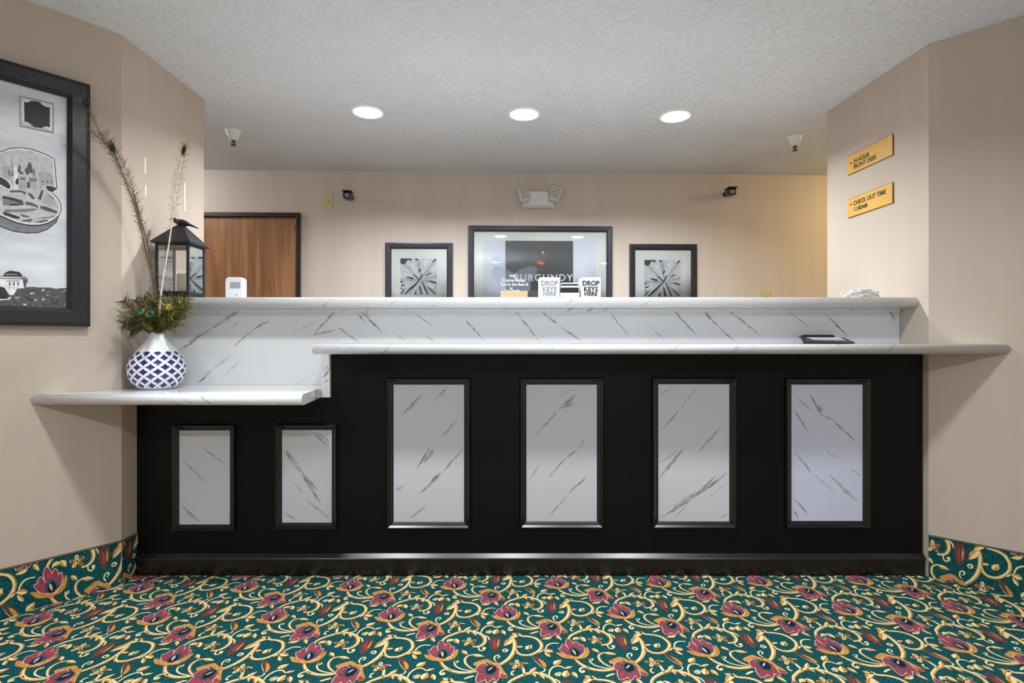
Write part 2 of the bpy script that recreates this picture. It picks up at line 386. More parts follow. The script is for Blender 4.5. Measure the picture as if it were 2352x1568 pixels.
# flower A
blob([(430,445),(500,450),(600,488),(680,505),(755,498),(800,455),(822,375),(852,395),(855,465),(805,512),(700,530),(600,522),(505,502)],OCH,3)
thin([(470,395),(530,440),(610,482),(680,500),(750,492),(795,440),(790,400)],.005)
blob([(560,320),(578,268),(630,300),(668,360),(680,430),(620,420)],MAR,4,True,PNK)
blob([(660,330),(690,300),(730,340),(740,400),(700,450),(670,400)],MAR,3.8,True,PNK)
blob([(735,360),(770,345),(795,400),(775,460),(715,480),(710,420)],MAR,4,True,PNK)
blob([(500,375),(530,335),(590,390),(640,450),(600,460),(530,420)],MAR,3.8,True,PNK)
blob([(465,395),(500,390),(570,430),(650,480),(590,480),(520,445)],MAR,4,True,PNK)
blob([(600,400),(650,370),(700,385),(760,430),(735,480),(660,492),(600,450)],SLT,5)
blob([(630,420),(655,395),(700,410),(735,455),(710,490),(660,492),(630,460)],NAV,5.5)
leaf((645,405),(690,480),.25,PNK,PNK,6)
disc((680,515),.011,OCH,6)
# flower B
blob([(1108,560),(1180,520),(1260,500),(1345,530),(1400,555),(1445,560),(1530,640),(1625,725),(1560,748),(1480,690),(1430,615),(1350,572),(1260,548),(1180,595)],OCH,3)
blob([(1510,690),(1560,700),(1625,722),(1560,745)],MAR,3.5)
blob([(1188,655),(1188,590),(1250,560),(1300,590),(1300,660),(1250,665)],MAR,4,True,PNK)
blob([(1225,690),(1260,670),(1340,690),(1365,740),(1300,785),(1245,785)],MAR,4,True,PNK)
blob([(1340,720),(1385,690),(1440,730),(1395,800)],MAR,3.7,True,PNK)
blob([(1390,680),(1450,600),(1500,690),(1505,775)],MAR,4,True,PNK)
blob([(1270,600),(1330,570),(1410,580),(1450,640),(1430,700),(1350,705),(1285,665)],SLT,5)
blob([(1305,610),(1350,585),(1410,600),(1435,650),(1400,690),(1335,680)],NAV,5.5)
leaf((1335,650),(1385,600),.25,PNK,PNK,6); disc((1405,565),.011,OCH,6)
MOT.sort(key=lambda t:t[0])
A0=c2f(660,400); LA=(.455,.012); LB=(.2205,.268)
def carpet_pattern(x0,x1,y0,y1,cs=1):
    "pattern polygons whose cell falls in the rectangle"
    v=[];f=[];mi=[]
    for j in range(-22,14):
        for i in range(-26,26):
            ox=i*LA[0]+j*LB[0]; oy=i*LA[1]+j*LB[1]
            cx=.22+ox; cy=1.87+oy
            if not (x0-.3<cx<x1+.3 and y0-.25<cy<y1+.25): continue
            for lay,m,polys in MOT:
                z=.0006+lay*.0003
                for q in polys:
                    b=len(v)
                    a=sum(q[k][0]*q[(k+1)%len(q)][1]-q[(k+1)%len(q)][0]*q[k][1] for k in range(len(q)))
                    if a<0: q=q[::-1]
                    v+=[(p[0]+ox,p[1]+oy,z) for p in q]; f.append(list(range(b,b+len(q)))); mi.append(m)
    return v,f,mi
fm=MB(); fm.box(-3.6,3.8,-3.4,2.8,-.1,0)
pv,pf,pm=carpet_pattern(-3.0,3.2,-3.2,2.55)
b0=len(fm.v); fm.v+=pv; fm.f+=[[i+b0 for i in q] for q in pf]; fm.m+=pm; fm.sm+=[False]*len(pf)
struct('floor',fm,CM)
struct('floor_office',MB().box(-3.6,3.8,2.8,4.8,-.1,0),mat('office_carpet',srgb(120,108,98),rough=.95,noise=((200,200,200),.25,2)))

def carpet_base(name,p0,p1,off):
    "carpet turned up the wall between plan points p0 -> p1 (room side to the left of p1->p0)"
    p0=Vector((p0[0],p0[1],0)); p1=Vector((p1[0],p1[1],0)); L=(p1-p0).length; R=(p1-p0)/L; Nn=R.cross(Vector((0,0,1)))
    HB=.188
    x0,y0=off
    v,f,m=carpet_pattern(x0,x0+L,y0,y0+HB)
    bm=bmesh.new()
    me=bpy.data.meshes.new('tmp'); me.from_pydata(v,[],f); me.polygons.foreach_set('material_index',m); bm.from_mesh(me); bpy.data.meshes.remove(me)
    for co,no in (((x0,0,0),(-1,0,0)),((x0+L,0,0),(1,0,0)),((0,y0,0),(0,-1,0)),((0,y0+HB,0),(0,1,0))):
        bmesh.ops.bisect_plane(bm,geom=bm.verts[:]+bm.edges[:]+bm.faces[:],plane_co=co,plane_no=no,clear_outer=True)
    for vv in bm.verts:
        c=vv.co; q=p0+R*(c.x-x0)+Vector((0,0,c.y-y0))+Nn*(.004+c.z); vv.co=q
    # backing strip and bound top edge
    def strip(z0,z1,t,mi):
        q=[p0+Vector((0,0,z0)),p1+Vector((0,0,z0)),p1+Nn*t+Vector((0,0,z0)),p0+Nn*t+Vector((0,0,z0))]
        vs=[bm.verts.new(a) for a in q]+[bm.verts.new(a+Vector((0,0,z1-z0))) for a in q]
        for idx in ((0,3,2,1),(4,5,6,7),(0,1,5,4),(1,2,6,5),(2,3,7,6),(3,0,4,7)):
            fc=bm.faces.new([vs[k] for k in idx]); fc.material_index=mi
    strip(0,HB,.004,0); strip(HB,HB+.006,.0075,8)
    me=bpy.data.meshes.new(name); bm.to_mesh(me); bm.free()
    for c in CM+[M_seam]: me.materials.append(c)
    o=bpy.data.objects.new(name,me); link(o); o['kind']='structure'; return o
carpet_base('baseboard_left',(-3.0,.882),(-1.735,2.418),(-1.53,1.81))
carpet_base('baseboard_right',(1.906,2.49),(3.2,1.301),(-1.08,1.78))
carpet_base('baseboard_left_return',(-1.735,2.418),(-1.735,2.5145),(.36,1.81))

# ------------------------------------------------------------------ reception desk
DF=2.515
desk=thing('reception_desk','long black-painted reception desk with six white marble-look inset panels across the room','reception desk',(0,2.8,0))
XR=1.8965
mb=MB(); mb.box(-1.733,-.835,DF,2.66,0,.819); mb.box(-.835,XR,DF,2.66,0,1.022)
mb.build('body',M_black,desk)
MB().prism([(-1.733,2.672),(1.895,2.672),(1.884,2.93),(-1.733,2.93)],0,1.238).build('rear_carcass',M_black,desk)
# plinth with moulded cap
pl=MB(); pl.box(-1.733,XR,DF-.014,DF,0,.078)
prof=[(DF,.100),(DF-.004,.100),(DF-.020,.084),(DF-.022,.080),(DF-.022,.074),(DF,.074)]
n=len(prof); vs=[(-1.733,a,b) for a,b in prof]+[(XR,a,b) for a,b in prof]
pl.add(vs,[tuple(range(n)),tuple(range(n,2*n))[::-1]]+[(i,i+n,(i+1)%n+n,(i+1)%n) for i in range(n)])
pl.build('plinth',M_black_gloss,desk)
# inset panels
SMALL=5.113
p1=[(540,450,790,630,1),(300,590,560,840,1),(280,1120,510,1330,1.1),(280,285,430,300,.8,.4),(330,1210,410,1280,.7,.4),(730,1090,790,1100,.8,.4)]
p2=[(1500,470,1720,760,3,.7),(1700,740,1890,950,1.3),(1700,740,1930,1110,1.8),(1590,860,1720,980,.8,.5),(1740,1050,2030,1280,1.1,.9),(1830,260,2020,440,1.1),(1880,260,2030,380,1),(1490,1210,1650,1310,1.2,.5)]
p3=[(230,460,440,240,1),(280,430,400,310,.7,.5),(540,320,660,190,1.1),(370,940,500,730,1.1),(440,870,540,740,2.4,.6),(600,650,760,460,1),(400,1160,600,980,1.2),(500,1060,600,960,2,.9),(600,980,800,740,.9),(310,1380,470,1250,1.3,.6),(200,1130,265,1070,1.2,.6)]
p4=[(1440,650,1660,390,1),(1660,390,1820,260,2.2,.7),(1700,380,1800,330,1.2,.7),(1550,1020,1720,830,1.1),(1720,830,1840,750,1.1),(1840,750,1890,670,.9),(1570,1360,1740,1160,1),(1740,1160,1910,1000,1.1),(1400,1020,1490,890,.8,.5),(1680,270,1770,200,.8,.5)]
p5=[(250,480,380,330,.9),(380,330,520,150,.8,.5),(520,640,690,450,1.1),(240,820,430,590,1.8),(240,720,370,620,.7,.6),(250,1110,480,980,1.2),(340,1050,520,930,3,.6),(480,980,660,800,1.4),(500,960,740,790,1.5),(340,1130,440,1020,.8),(600,970,730,860,.8,.7),(240,220,320,150,.7,.5),(690,1120,740,1080,.9,.6)]
p6=[(1340,200,1430,360,1.2),(1400,280,1440,340,2,.6),(1420,350,1510,400,1),(1510,400,1690,560,1.1),(1240,220,1370,350,.9,.6),(1220,310,1340,500,.9),(1230,620,1360,790,1.1),(1360,790,1540,940,.8,.6),(1480,790,1700,1000,1),(1560,880,1640,950,2,.8),(1220,970,1330,1090,.9),(1225,1060,1265,1130,.9),(1460,620,1560,690,.8,.5),(1640,760,1720,810,.8)]
DP=2.512
PAN=[(412,528,988,1204,segs_from(p1,360,940,SMALL,DP),(204,206,212)),(648,762,987,1200,segs_from(p2,360,940,SMALL,DP),(204,206,212)),
     (904,1066,883,1198,segs_from(p3,860,840,3.92,DP),(204,206,212)),(1209,1371,883,1197,segs_from(p4,860,840,3.92,DP),(204,206,212)),
     (1512,1675,882,1197,segs_from(p5,1440,840,3.2,DP),(204,206,212)),(1818,1981,883,1196,segs_from(p6,1440,840,3.2,DP),(203,208,227))]
def molding(x0,x1,z0,z1,w,d,name,parent):
    "mitred picture-frame moulding; the profile steps down towards the panel"
    prof=[(0,0),(0,.012),(.08,.018),(.18,.022),(.30,.022),(.58,.013),(.70,.013),(.74,.010),(1,.004),(1,0)]  # (fraction inward, height)
    m=MB(); vs=[]; n=len(prof)
    for (sx,sz) in ((0,0),(1,0),(1,1),(0,1)):
        for fr,h in prof:
            i=w*(1-fr)
            x=(x0-i) if sx==0 else (x1+i); z=(z0-i) if sz==0 else (z1+i)
            vs.append((x,d-h,z))
    fs=[]
    for c in range(4):
        e=(c+1)%4
        for k in range(n-1): fs.append((c*n+k,e*n+k,e*n+k+1,c*n+k+1))
    m.add(vs,fs); return m.build(name,M_black_gloss,parent)
for i,(x0,x1,y0,y1,sg,bc) in enumerate(PAN):
    a=P(x0,y1,DP); b=P(x1,y0,DP)
    m=marble('marble_inset_%d'%i,sg,base=bc,vein=(112,112,108),rough=.3)
    o=MB().box(a.x-.002,b.x+.002,DP,DF+.002,a.z-.002,b.z+.002).build('inset_panel',m,desk)
    molding(a.x,b.x,a.z,b.z,.031 if i>1 else .029,DF+.0005,'panel_molding',o)
# splash
sp=[(660,650,960,450,1.6,.7),(960,450,1240,270,2.2,.6),(1160,620,1330,460,1),(1330,460,1490,370,1.2),(840,940,970,820,1.4,.8),(970,820,1130,690,1.8,.35),(1060,900,1250,700,1,.35),(1880,500,2080,290,1.5,.8),(1880,500,2090,460,1.2,.7),(2080,420,2300,580,.9),(2260,300,2352,400,.9),(1640,500,1950,370,.8,.3),(1700,960,1940,830,.8,.3),(1140,440,1210,390,1,.5)]
sp2=[(822,710,880,765,1.2),(835,708,850,735,1.2,.6),(945,715,1000,752,.8,.6),(1060,725,1115,785,.9),(1180,708,1240,785,.9,.8),(1245,715,1280,745,1.5),(1280,745,1335,782,.9),(1395,712,1450,780,.9,.7),(1480,735,1530,785,.8,.5),(1545,710,1600,770,1,.8),(1610,708,1650,750,1.4),(1650,750,1690,785,.9),(1670,708,1745,770,.9,.8),(1803,709,1864,755,.8,.7),(1900,725,1948,774,1.2),(2033,701,2058,736,1.1,.8),(975,770,1000,785,.8,.5),(910,768,930,782,.8,.5)]
SPD=2.662
M_splash=marble('marble_splash',segs_from(sp,240,640,3.92,SPD)+segs_from(sp2,0,0,1,SPD),base=(212,212,213),vein=(100,100,98),rough=.14)
MB().box(-1.733,-.836,2.662,2.672,.8645,1.237).build('backsplash',M_splash,desk)
MB().prism([(-.836,2.662),(1.896,2.662),(1.895,2.672),(-.836,2.672)],1.0665,1.237).build('backsplash',M_splash,desk)
M_topA=marble('marble_top',(),base=(214,214,214),vein=(120,120,116),streak=1,ang=38,rough=.12)
M_topB=marble('marble_top_low',(),base=(228,228,228),vein=(120,120,116),streak=1,ang=-33,rough=.12)
MB().box(-1.733,1.892,2.650,2.662,1.222,1.2375).build('trim_strip',M_topA,desk)
MB().box(-.876,-.8355,2.497,2.66,.8205,1.0215).build('end_strip',marble('marble_end_strip',segs_from([(742,868,758,845,1.3),(742,880,758,868,1),(744,850,757,838,.8)],0,0,1,2.5),base=(224,224,224),rough=.2),desk)
settle(desk)

def bullnose_top(name,label,d0,d1,z0,z1,fl,fr,m,extra=()):
    "slab whose long front edge is a full bullnose; its two ends follow functions of depth"
    r=(z1-z0)/2; zc=(z0+z1)/2; pr=[]
    for k in range(13):
        a=PI/2+PI*k/12; pr.append((d0+r+r*math.cos(a),zc+r*math.sin(a)))
    top=[d1]+sorted([e for e in extra],reverse=True)
    bot=sorted([e for e in extra])+[d1]
    P2=[(d,z1) for d in top]+pr+[(d,z0) for d in bot]
    n=len(P2); vs=[(fl(d),d,z) for d,z in P2]+[(fr(d),d,z) for d,z in P2]
    mb=MB(); mb.add(vs,[tuple(range(n))[::-1],tuple(range(n,2*n))]+[(i,(i+1)%n,(i+1)%n+n,i+n) for i in range(n)])
    o=mb.build(name,m); 
    for p in o.data.polygons:
        if len(p.vertices)==4 and p.center.y<d0+r: p.use_smooth=True
    return tag(o,label,'countertop')
bullnose_top('countertop','long white marble-look countertop with rounded edge over the tall black panels, carrying the black tray',2.30,2.6605,1.0222,1.066,lambda d:-.845,lambda d:xr(d)-.002,M_topA,(2.49,))
bullnose_top('countertop','low white marble-look shelf at the left end of the desk, carrying the vase',2.18,2.6605,.8195,.8643,lambda d:xl(d)+.002,lambda d:-.842-.036*min(1,(d-2.18)/.317),M_topB,(2.418,2.497))
bullnose_top('countertop','raised white marble-look transaction ledge along the back of the desk, carrying the lantern',2.546,2.95,1.238,1.2858,lambda d:-1.733,lambda d:xr(d)-.002,M_topA,())

# ------------------------------------------------------------------ text
def text(name,s,size,O,R,U,m,parent,align='LEFT',off=.0008,xs=1,spacing=1,bold=0):
    cu=bpy.data.curves.new(name,'FONT'); cu.body=s; cu.size=size; cu.align_x=align; cu.space_character=spacing; cu.extrude=.0003; cu.offset=bold; cu.resolution_u=3
    t=bpy.data.objects.new('tmp',cu); COL.objects.link(t); bpy.context.view_layer.update()
    me=bpy.data.meshes.new_from_object(t.evaluated_get(bpy.context.evaluated_depsgraph_get())); bpy.data.objects.remove(t)
    R=Vector(R).normalized(); U=Vector(U).normalized(); N=R.cross(U)
    for v in me.vertices: v.co=Vector(O)+R*v.co.x*xs+U*v.co.y+N*(v.co.z+off)
    me.name=name; me.materials.clear(); me.materials.append(m)
    for p in me.polygons: p.material_index=0
    return link(bpy.data.objects.new(name,me),parent)

class Plane:
    "a vertical plane through O with in-plane axis R (to the viewer's right) and normal N towards the room"
    def __init__(s,O,R):
        s.O=Vector(O); s.R=Vector(R).normalized(); s.U=Vector((0,0,1)); s.N=s.R.cross(s.U)
    def px(s,x,y):
        C=Vector((0,0,H)); D=Vector(((x-CX)/F,1,-(y-CY)/F)); t=(s.O-C).dot(s.N)/D.dot(s.N); q=C+D*t-s.O
        return (q.dot(s.R),q.z)
    def at(s,u,z,o=0): return s.O+s.R*u+s.U*z+s.N*o
    def box(s,mb,u0,u1,z0,z1,o0,o1,mi=0):
        vs=[s.at(u,z,o) for o in (o1,o0) for (u,z) in ((u0,z0),(u1,z0),(u1,z1),(u0,z1))]
        mb.add(vs,[(0,1,2,3),(7,6,5,4),(4,5,1,0),(5,6,2,1),(6,7,3,2),(7,4,0,3)],mi); return mb
    def slab(s,mb,pts,o0,o1,mi=0):
        n=len(pts); a=sum(pts[i][0]*pts[(i+1)%n][1]-pts[(i+1)%n][0]*pts[i][1] for i in range(n))
        if a<0: pts=pts[::-1]
        vs=[s.at(u,z,o1) for u,z in pts]+[s.at(u,z,o0) for u,z in pts]
        mb.add(vs,[tuple(range(n)),tuple(range(n,2*n))[::-1]]+[(i,i+n,(i+1)%n+n,(i+1)%n) for i in range(n)],mi); return mb
def picture_frame(pl,u0,u1,z0,z1,w,t,m,parent,name='frame'):
    mb=MB(); vs=[]
    prof=[(0,0),(0,t),(.2,t+.002),(.8,t),(1,t*.6),(1,0)]
    n=len(prof)
    for sx,sz in ((0,0),(1,0),(1,1),(0,1)):
        for fr,h in prof:
            i=w*fr; vs.append(pl.at(u0+i if sx==0 else u1-i, z0+i if sz==0 else z1-i, h))
    fs=[]
    for c in range(4):
        e=(c+1)%4
        for k in range(n): fs.append((c*n+k,e*n+k,e*n+(k+1)%n,c*n+(k+1)%n))
    mb.add(vs,fs); return mb.build(name,m,parent)

# ------------------------------------------------------------------ back wall
bR=Vector((1,.0278,0)).normalized()
BW=Plane((0,backd(0)-.0005,0),bR)
# door
door=bpy.data.objects.new('door_1',None); link(door); door.location=(-2.2,4.32,0); door['kind']='structure'
def wood_mat():
    m=mat('door_oak',srgb(150,98,60),rough=.35,spec=.45); nt=m.node_tree; N=nt.nodes; L=nt.links; b=N['Principled BSDF']
    tc=N.new('ShaderNodeTexCoord'); mp=N.new('ShaderNodeMapping'); mp.inputs['Scale'].default_value=(26,26,1.3)
    n=N.new('ShaderNodeTexNoise'); n.inputs['Scale'].default_value=1; n.inputs['Detail'].default_value=6; n.inputs['Distortion'].default_value=.6
    L.new(tc.outputs['Object'],mp.inputs[0]); L.new(mp.outputs[0],n.inputs['Vector'])
    r=N.new('ShaderNodeValToRGB'); e=r.color_ramp.elements
    e[0].position=.3; e[0].color=srgb(136,96,62); e[1].position=.72; e[1].color=srgb(184,136,94)
    x=e.new(.5); x.color=srgb(160,114,76)
    L.new(n.outputs['Fac'],r.inputs[0]); L.new(r.outputs[0],b.inputs['Base Color']); return m
M_door=wood_mat()
u1,zt=BW.px(692,490)
ui,zi=BW.px(683,500)
uL=-2.66
fr=MB(); BW.slab(fr,[(uL-.05,0),(uL-.05,zt),(u1,zt),(u1,0),(ui,0),(ui,zi),(uL,zi),(uL,0)],0,.028)
BW.slab(fr,[(uL-.035,.0),(uL-.035,zt-.012),(u1-.012,zt-.012),(u1-.012,0),(ui+.002,0),(ui+.002,zi),(uL,zi),(uL,0)],.028,.036)
fr.build('door_frame',M_steel,door,bevel=.003)
dp=MB(); BW.box(dp,uL+.003,ui-.003,.012,zi-.003,.0,.012); dp.build('door_panel',M_door,door)
hg=MB()
for z in (zi-.06,):
    hg.lathe([(.007,-.045),(.009,-.04),(.009,.04),(.007,.045)],c=BW.at(ui+.004,z,.042),n=12)
hg.build('hinge',M_chrome,door)
kn=MB(); M_=Matrix.Rotation(PI/2,4,'X'); kn.lathe([(.03,0),(.03,.008),(.011,.012),(.011,.035),(.026,.045),(.028,.06),(.018,.07)],c=BW.at(uL+.08,1.0,.012),n=20,M=M_); kn.build('door_knob',M_chrome,door)
settle(door)

# flower pictures
def petals(pl,u0,u1,z0,z1,parent):
    m=MB(); g=lambda a,b:(u0+(u1-u0)*(a-300)/1180, z1-(z1-z0)*(b-185)/1165)
    def wedge(a,b,w0,w1,mi,o):
        (x0,y0),(x1,y1)=g(*a),g(*b); l=math.hypot(x1-x0,y1-y0); nx,ny=-(y1-y0)/l,(x1-x0)/l; s=(u1-u0)/1180
        q=[(x0+nx*w0*s,y0+ny*w0*s),((x0+x1)/2+nx*(w0+w1)*.6*s,(y0+y1)/2+ny*(w0+w1)*.6*s),(x1+nx*w1*s,y1+ny*w1*s),(x1-nx*w1*s,y1-ny*w1*s),((x0+x1)/2-nx*(w0+w1)*.6*s,(y0+y1)/2-ny*(w0+w1)*.6*s),(x0-nx*w0*s,y0-ny*w0*s)]
        q=[(min(max(x,u0),u1),min(max(y,z0),z1)) for x,y in q]
        pl.slab(m,q,o-.0002,o,mi)
    r=random.Random(3); c=(935,860)
    for k in range(34):
        a=2*PI*k/34+r.uniform(-.05,.05); l=r.uniform(420,760); b=(c[0]+l*math.cos(a),c[1]-l*math.sin(a))
        wedge(c,b,3,r.uniform(22,44),[1,2,1,3][k%4],.0012+.00005*k)
    for k in range(22):
        a=2*PI*k/22+.1+r.uniform(-.06,.06); l0=r.uniform(40,160); l=r.uniform(300,620)
        wedge((c[0]+l0*math.cos(a),c[1]-l0*math.sin(a)),(c[0]+l*math.cos(a),c[1]-l*math.sin(a)),2,r.uniform(3,9),4 if math.sin(a)<.1 else 2,.0034+.00004*k)
    D=[((930,870),(440,1345),14,30),((930,870),(700,690),20,9),((940,870),(1010,680),22,16),((985,900),(1180,1345),10,34),((930,1060),(985,1345),16,40),((810,1190),(770,1345),12,38),
       ((1180,1090),(1440,1330),8,34),((450,1160),(305,1320),6,30),((720,830),(500,780),28,12),((1230,920),(1460,970),8,22),((1120,740),(1300,640),8,16),((310,930),(360,935),28,20),((330,1060),(440,1040),18,14),((310,1155),(360,1150),22,10),
       ((1330,330),(1450,195),6,26),((900,620),(960,520),12,26),((820,190),(820,250),34,18)]
    for i,(a,b,w0,w1) in enumerate(D): wedge(a,b,w0,w1,4,.0045+.00004*i)
    pl.slab(m,[g(300,185),g(660,185),g(650,260),g(560,215),g(500,250),g(480,320),g(400,370),g(300,330)],.0050,.0052,4)
    return m
M_p=[mat('print_grey%d'%i,srgb(*c),rough=.5,noise=((70,70,70),.12,3)) for i,c in enumerate([(196,200,203),(206,209,211),(168,172,176),(222,224,226),(52,54,58)])]
def flower_picture(x0,x1,y0,label,fm_):
    u0,z1=BW.px(x0,y0); u1,_=BW.px(x1,y0); w=u1-u0; z0=z1-w
    t=thing('framed_picture',label,'picture',BW.at((u0+u1)/2,z0),'flower prints flanking the black poster')
    b=MB(); BW.box(b,u0+.01,u1-.01,z0+.01,z1-.01,0,.008); b.build('mat_board',M_mat,t)
    picture_frame(BW,u0,u1,z0,z1,.047,.022,fm_,t)
    a0=u0+w*.222; a1=u0+w*.762; az1=z1-w*.232; az0=az1-(a1-a0)
    pr=MB(); BW.box(pr,a0,a1,az0,az1,.008,.0088,0); 
    sub=petals(type('Q',(),{'slab':lambda s,mb,q,o0,o1,mi=0:BW.slab(mb,q,o0+.008,o1+.008,mi)})(),a0,a1,az0,az1,t)
    b=len(pr.v); pr.v+=sub.v; pr.f+=[[i+b for i in f] for f in sub.f]; pr.m+=sub.m; pr.sm+=sub.sm
    pr.build('print',M_p,t)
    g=MB(); BW.box(g,u0+.045,u1-.045,z0+.045,z1-.045,.0155,.017); g.build('glazing',M_glasspic,t)
    settle(t)
flower_picture(886,1040,558,'small square framed black and white flower print left of the black poster',M_frame)
flower_picture(1445,1599,561,'small square framed black and white flower print right of the black poster',M_frame_dark)

# large centre poster
u0,z1=BW.px(1076,519); u1,_=BW.px(1405,522); z0=z1-.86
t=thing('framed_poster','wide charcoal-framed poster with black BURGUNDY print on the back wall centre','poster',BW.at((u0+u1)/2,z0))
picture_frame(BW,u0,u1,z0,z1,.045,.024,M_frame,t)
b=MB(); BW.box(b,u0+.01,u1-.01,z0+.01,z1-.01,0,.006); b.build('mat_board',M_mat,t)
a0,az=BW.px(1110,552); a1,_=BW.px(1368,555)
b=MB(); BW.box(b,a0,a1,z0+.10,az,.006,.0075); b.build('backing_sheet',M_paper,t)
k0,kz=BW.px(1161,553); k1,_=BW.px(1316,555)
M_blackprint=mat('black_print',srgb(66,66,68),rough=.45,noise=((5,5,5),.08,2))
pr=MB(); BW.box(pr,k0,k1,z0+.14,kz,.0075,.009); prn=pr.build('print',M_blackprint,t)
us,zs=BW.px(1179.5,645)
text('print_text','BURGUNDY',.078,BW.at(us,zs),BW.R,(0,0,1),M_inkwht,t,off=.0095,xs=1.0,spacing=1.19,bold=.0008)
M_red=mat('red_ink',srgb(186,62,58),rough=.5,noise=((40,40,40),.12,2)); M_pinkink=mat('dusty_pink_ink',srgb(128,84,84),rough=.5,noise=((40,40,40),.15,2)); M_peach=mat('peach_ink',srgb(228,166,152),rough=.5,noise=((40,40,40),.1,2))
d=MB(); q=lambda x,y:BW.px(1080+x/7.35,520+y/7.35)
def curve2(pts,w,mi,o): 
    p=smooth_line([q(*a) for a in pts],5); n=len(p)
    for i in range(n-1):
        (ax,ay),(bx,by)=p[i],p[i+1]; l=math.hypot(bx-ax,by-ay) or 1; nx,ny=-(by-ay)/l*w/2,(bx-ax)/l*w/2
        BW.slab(d,[(ax+nx,ay+ny),(bx+nx,by+ny),(bx-nx,by-ny),(ax-nx,ay-ny)],o-.0003,o,mi)
BW.slab(d,[q(1115,575),q(1160,570),q(1250,595),(q(1250,640)),q(1210,650),q(1180,660),q(1150,640),q(1120,610)],.009,.0093,0)
BW.slab(d,[q(1150,590),q(1200,590),q(1225,610),q(1160,612)],.0094,.0096,0)
BW.slab(d,[q(1125,610),q(1245,630),q(1240,640),q(1140,625)],.0097,.0099,2)
curve2([(1160,545),(1130,515),(1090,520),(1065,560),(1070,605),(1105,615)],.007,1,.0093)
curve2([(1205,445),(1225,470),(1260,490),(1290,490),(1280,520),(1250,550)],.006,1,.0093)
curve2([(1185,650),(1187,690),(1183,730),(1140,755),(1187,735),(1230,760)],.005,1,.0093)
BW.slab(d,[q(1205,430),q(1230,420),q(1250,440),q(1235,460),q(1215,455)],.009,.0093,2)
d.build('print_emblem',[M_red,M_pinkink,M_peach],t)
g=MB(); BW.box(g,u0+.043,u1-.043,z0+.043,z1-.043,.0165,.018); g.build('glazing',M_glasspic,t)
settle(t)

# wall plates
def plate(x,y,label,w=.07,h=.115):
    u,z=BW.px(x,y); t=thing('wall_plate',label,'wall plate',BW.at(u,z-h/2))
    m=MB(); BW.box(m,u-w/2,u+w/2,z-h/2,z+h/2,0,.006); m.build('cover',M_cream,t,bevel=.003)
    m=MB(); m.lathe([(.0045,0),(.0045,.0015),(.002,.002)],c=BW.at(u,z,.006),n=12,M=Matrix.Rotation(PI/2,4,'X')); m.build('screw',M_goldedge,t); settle(t)
plate(755,462,'cream blank switch plate on the back wall beside the left camera')
plate(1760,681,'cream wall plate on the back wall just showing above the ledge at right')

# emergency light
u,z=BW.px(1236,460); t=thing('emergency_light','white twin-head emergency light above the wide black poster','emergency light',BW.at(u,z-.066))
b=MB(); pts=[(u-.128,z-.066),(u+.128,z-.066),(u+.118,z+.06),(u-.118,z+.06)]; pts2=[(u-.078,z-.052),(u+.078,z-.052),(u+.070,z+.056),(u-.070,z+.056)]
vs=[BW.at(a,c,.0) for a,c in pts]+[BW.at(a,c,.03) for a,c in pts]+[BW.at(a,c,.062) for a,c in pts2]
b.add(vs,[(3,2,1,0),(8,9,10,11)]+[(i,(i+1)%4,(i+1)%4+4,i+4) for i in range(4)]+[(i+4,(i+1)%4+4,(i+1)%4+8,i+8) for i in range(4)])
b.build('housing',M_white,t,bevel=.004)
for sx,cx_,cy_ in ((-1,1202,453),(1,1273,452)):
    hu,hz=BW.px(cx_,cy_); c=BW.at(hu,hz,.085)
    R=Matrix.Translation(c)@Matrix.Rotation(math.atan(.0278),4,'Z')@Matrix.Rotation(sx*math.radians(18),4,'Y')@Matrix.Rotation(sx*math.radians(-8),4,'Z')
    h=MB(); h.box(-.043,.043,-.022,.022,-.056,.056,0,R); hd=h.build('lamp_head',M_offw,t,bevel=.014,seg=3)
    r=MB()
    for kz in (-.030,-.010,.010,.030): r.box(-.031,.031,-.0255,-.021,kz-.005,kz+.005,0,R)
    r.build('lens_rib',M_grey,hd,bevel=.0015)
    a=MB(); a.tube([BW.at(hu-sx*.02,hz-.01,.02),BW.at(hu,hz-.005,.065)],.013,n=12); a.build('swivel',M_offw,t)
settle(t)

# security cameras
def bullet(x,y,lab,yaw):
    u,z=BW.px(x,y); c=BW.at(u,z,.0)
    t=thing('security_camera',lab,'security camera',(c.x,c.y,c.z-.03))
    R=Matrix.Translation(BW.at(u,z,.10))@Matrix.Rotation(yaw,4,'Z')@Matrix.Rotation(math.radians(5),4,'X')
    m=MB(); m.box(-.032,.032,-.05,.06,-.028,.026,0,R); m.build('body',M_plastic_blk,t,bevel=.012,seg=3)
    m=MB(); m.box(-.037,.037,-.068,.05,.024,.032,0,R); m.build('visor',M_plastic_blk,t,bevel=.003)
    m=MB(); m.lathe([(.019,0),(.019,.003),(.015,.006),(.006,.009)],n=20,M=R@Matrix.Translation((0,-.05,-.003))@Matrix.Rotation(PI/2,4,'X')); m.build('lens',M_lensglass,t)
    m=MB(); m.tube([BW.at(u,z+.008,0),BW.at(u,z+.008,.03),BW.at(u,z+.004,.06)],[.012,.009,.009],n=12); m.lathe([(.022,0),(.022,.008),(.016,.011)],c=BW.at(u,z+.008,0),n=20,M=Matrix.Rotation(PI/2,4,'X')); m.build('bracket',M_plastic_blk,t)
    settle(t)
bullet(807,457,'small black security camera on the back wall above the wooden door side',math.radians(8))
bullet(1666,449,'small black security camera on the back wall right of the emergency light',math.radians(-6))

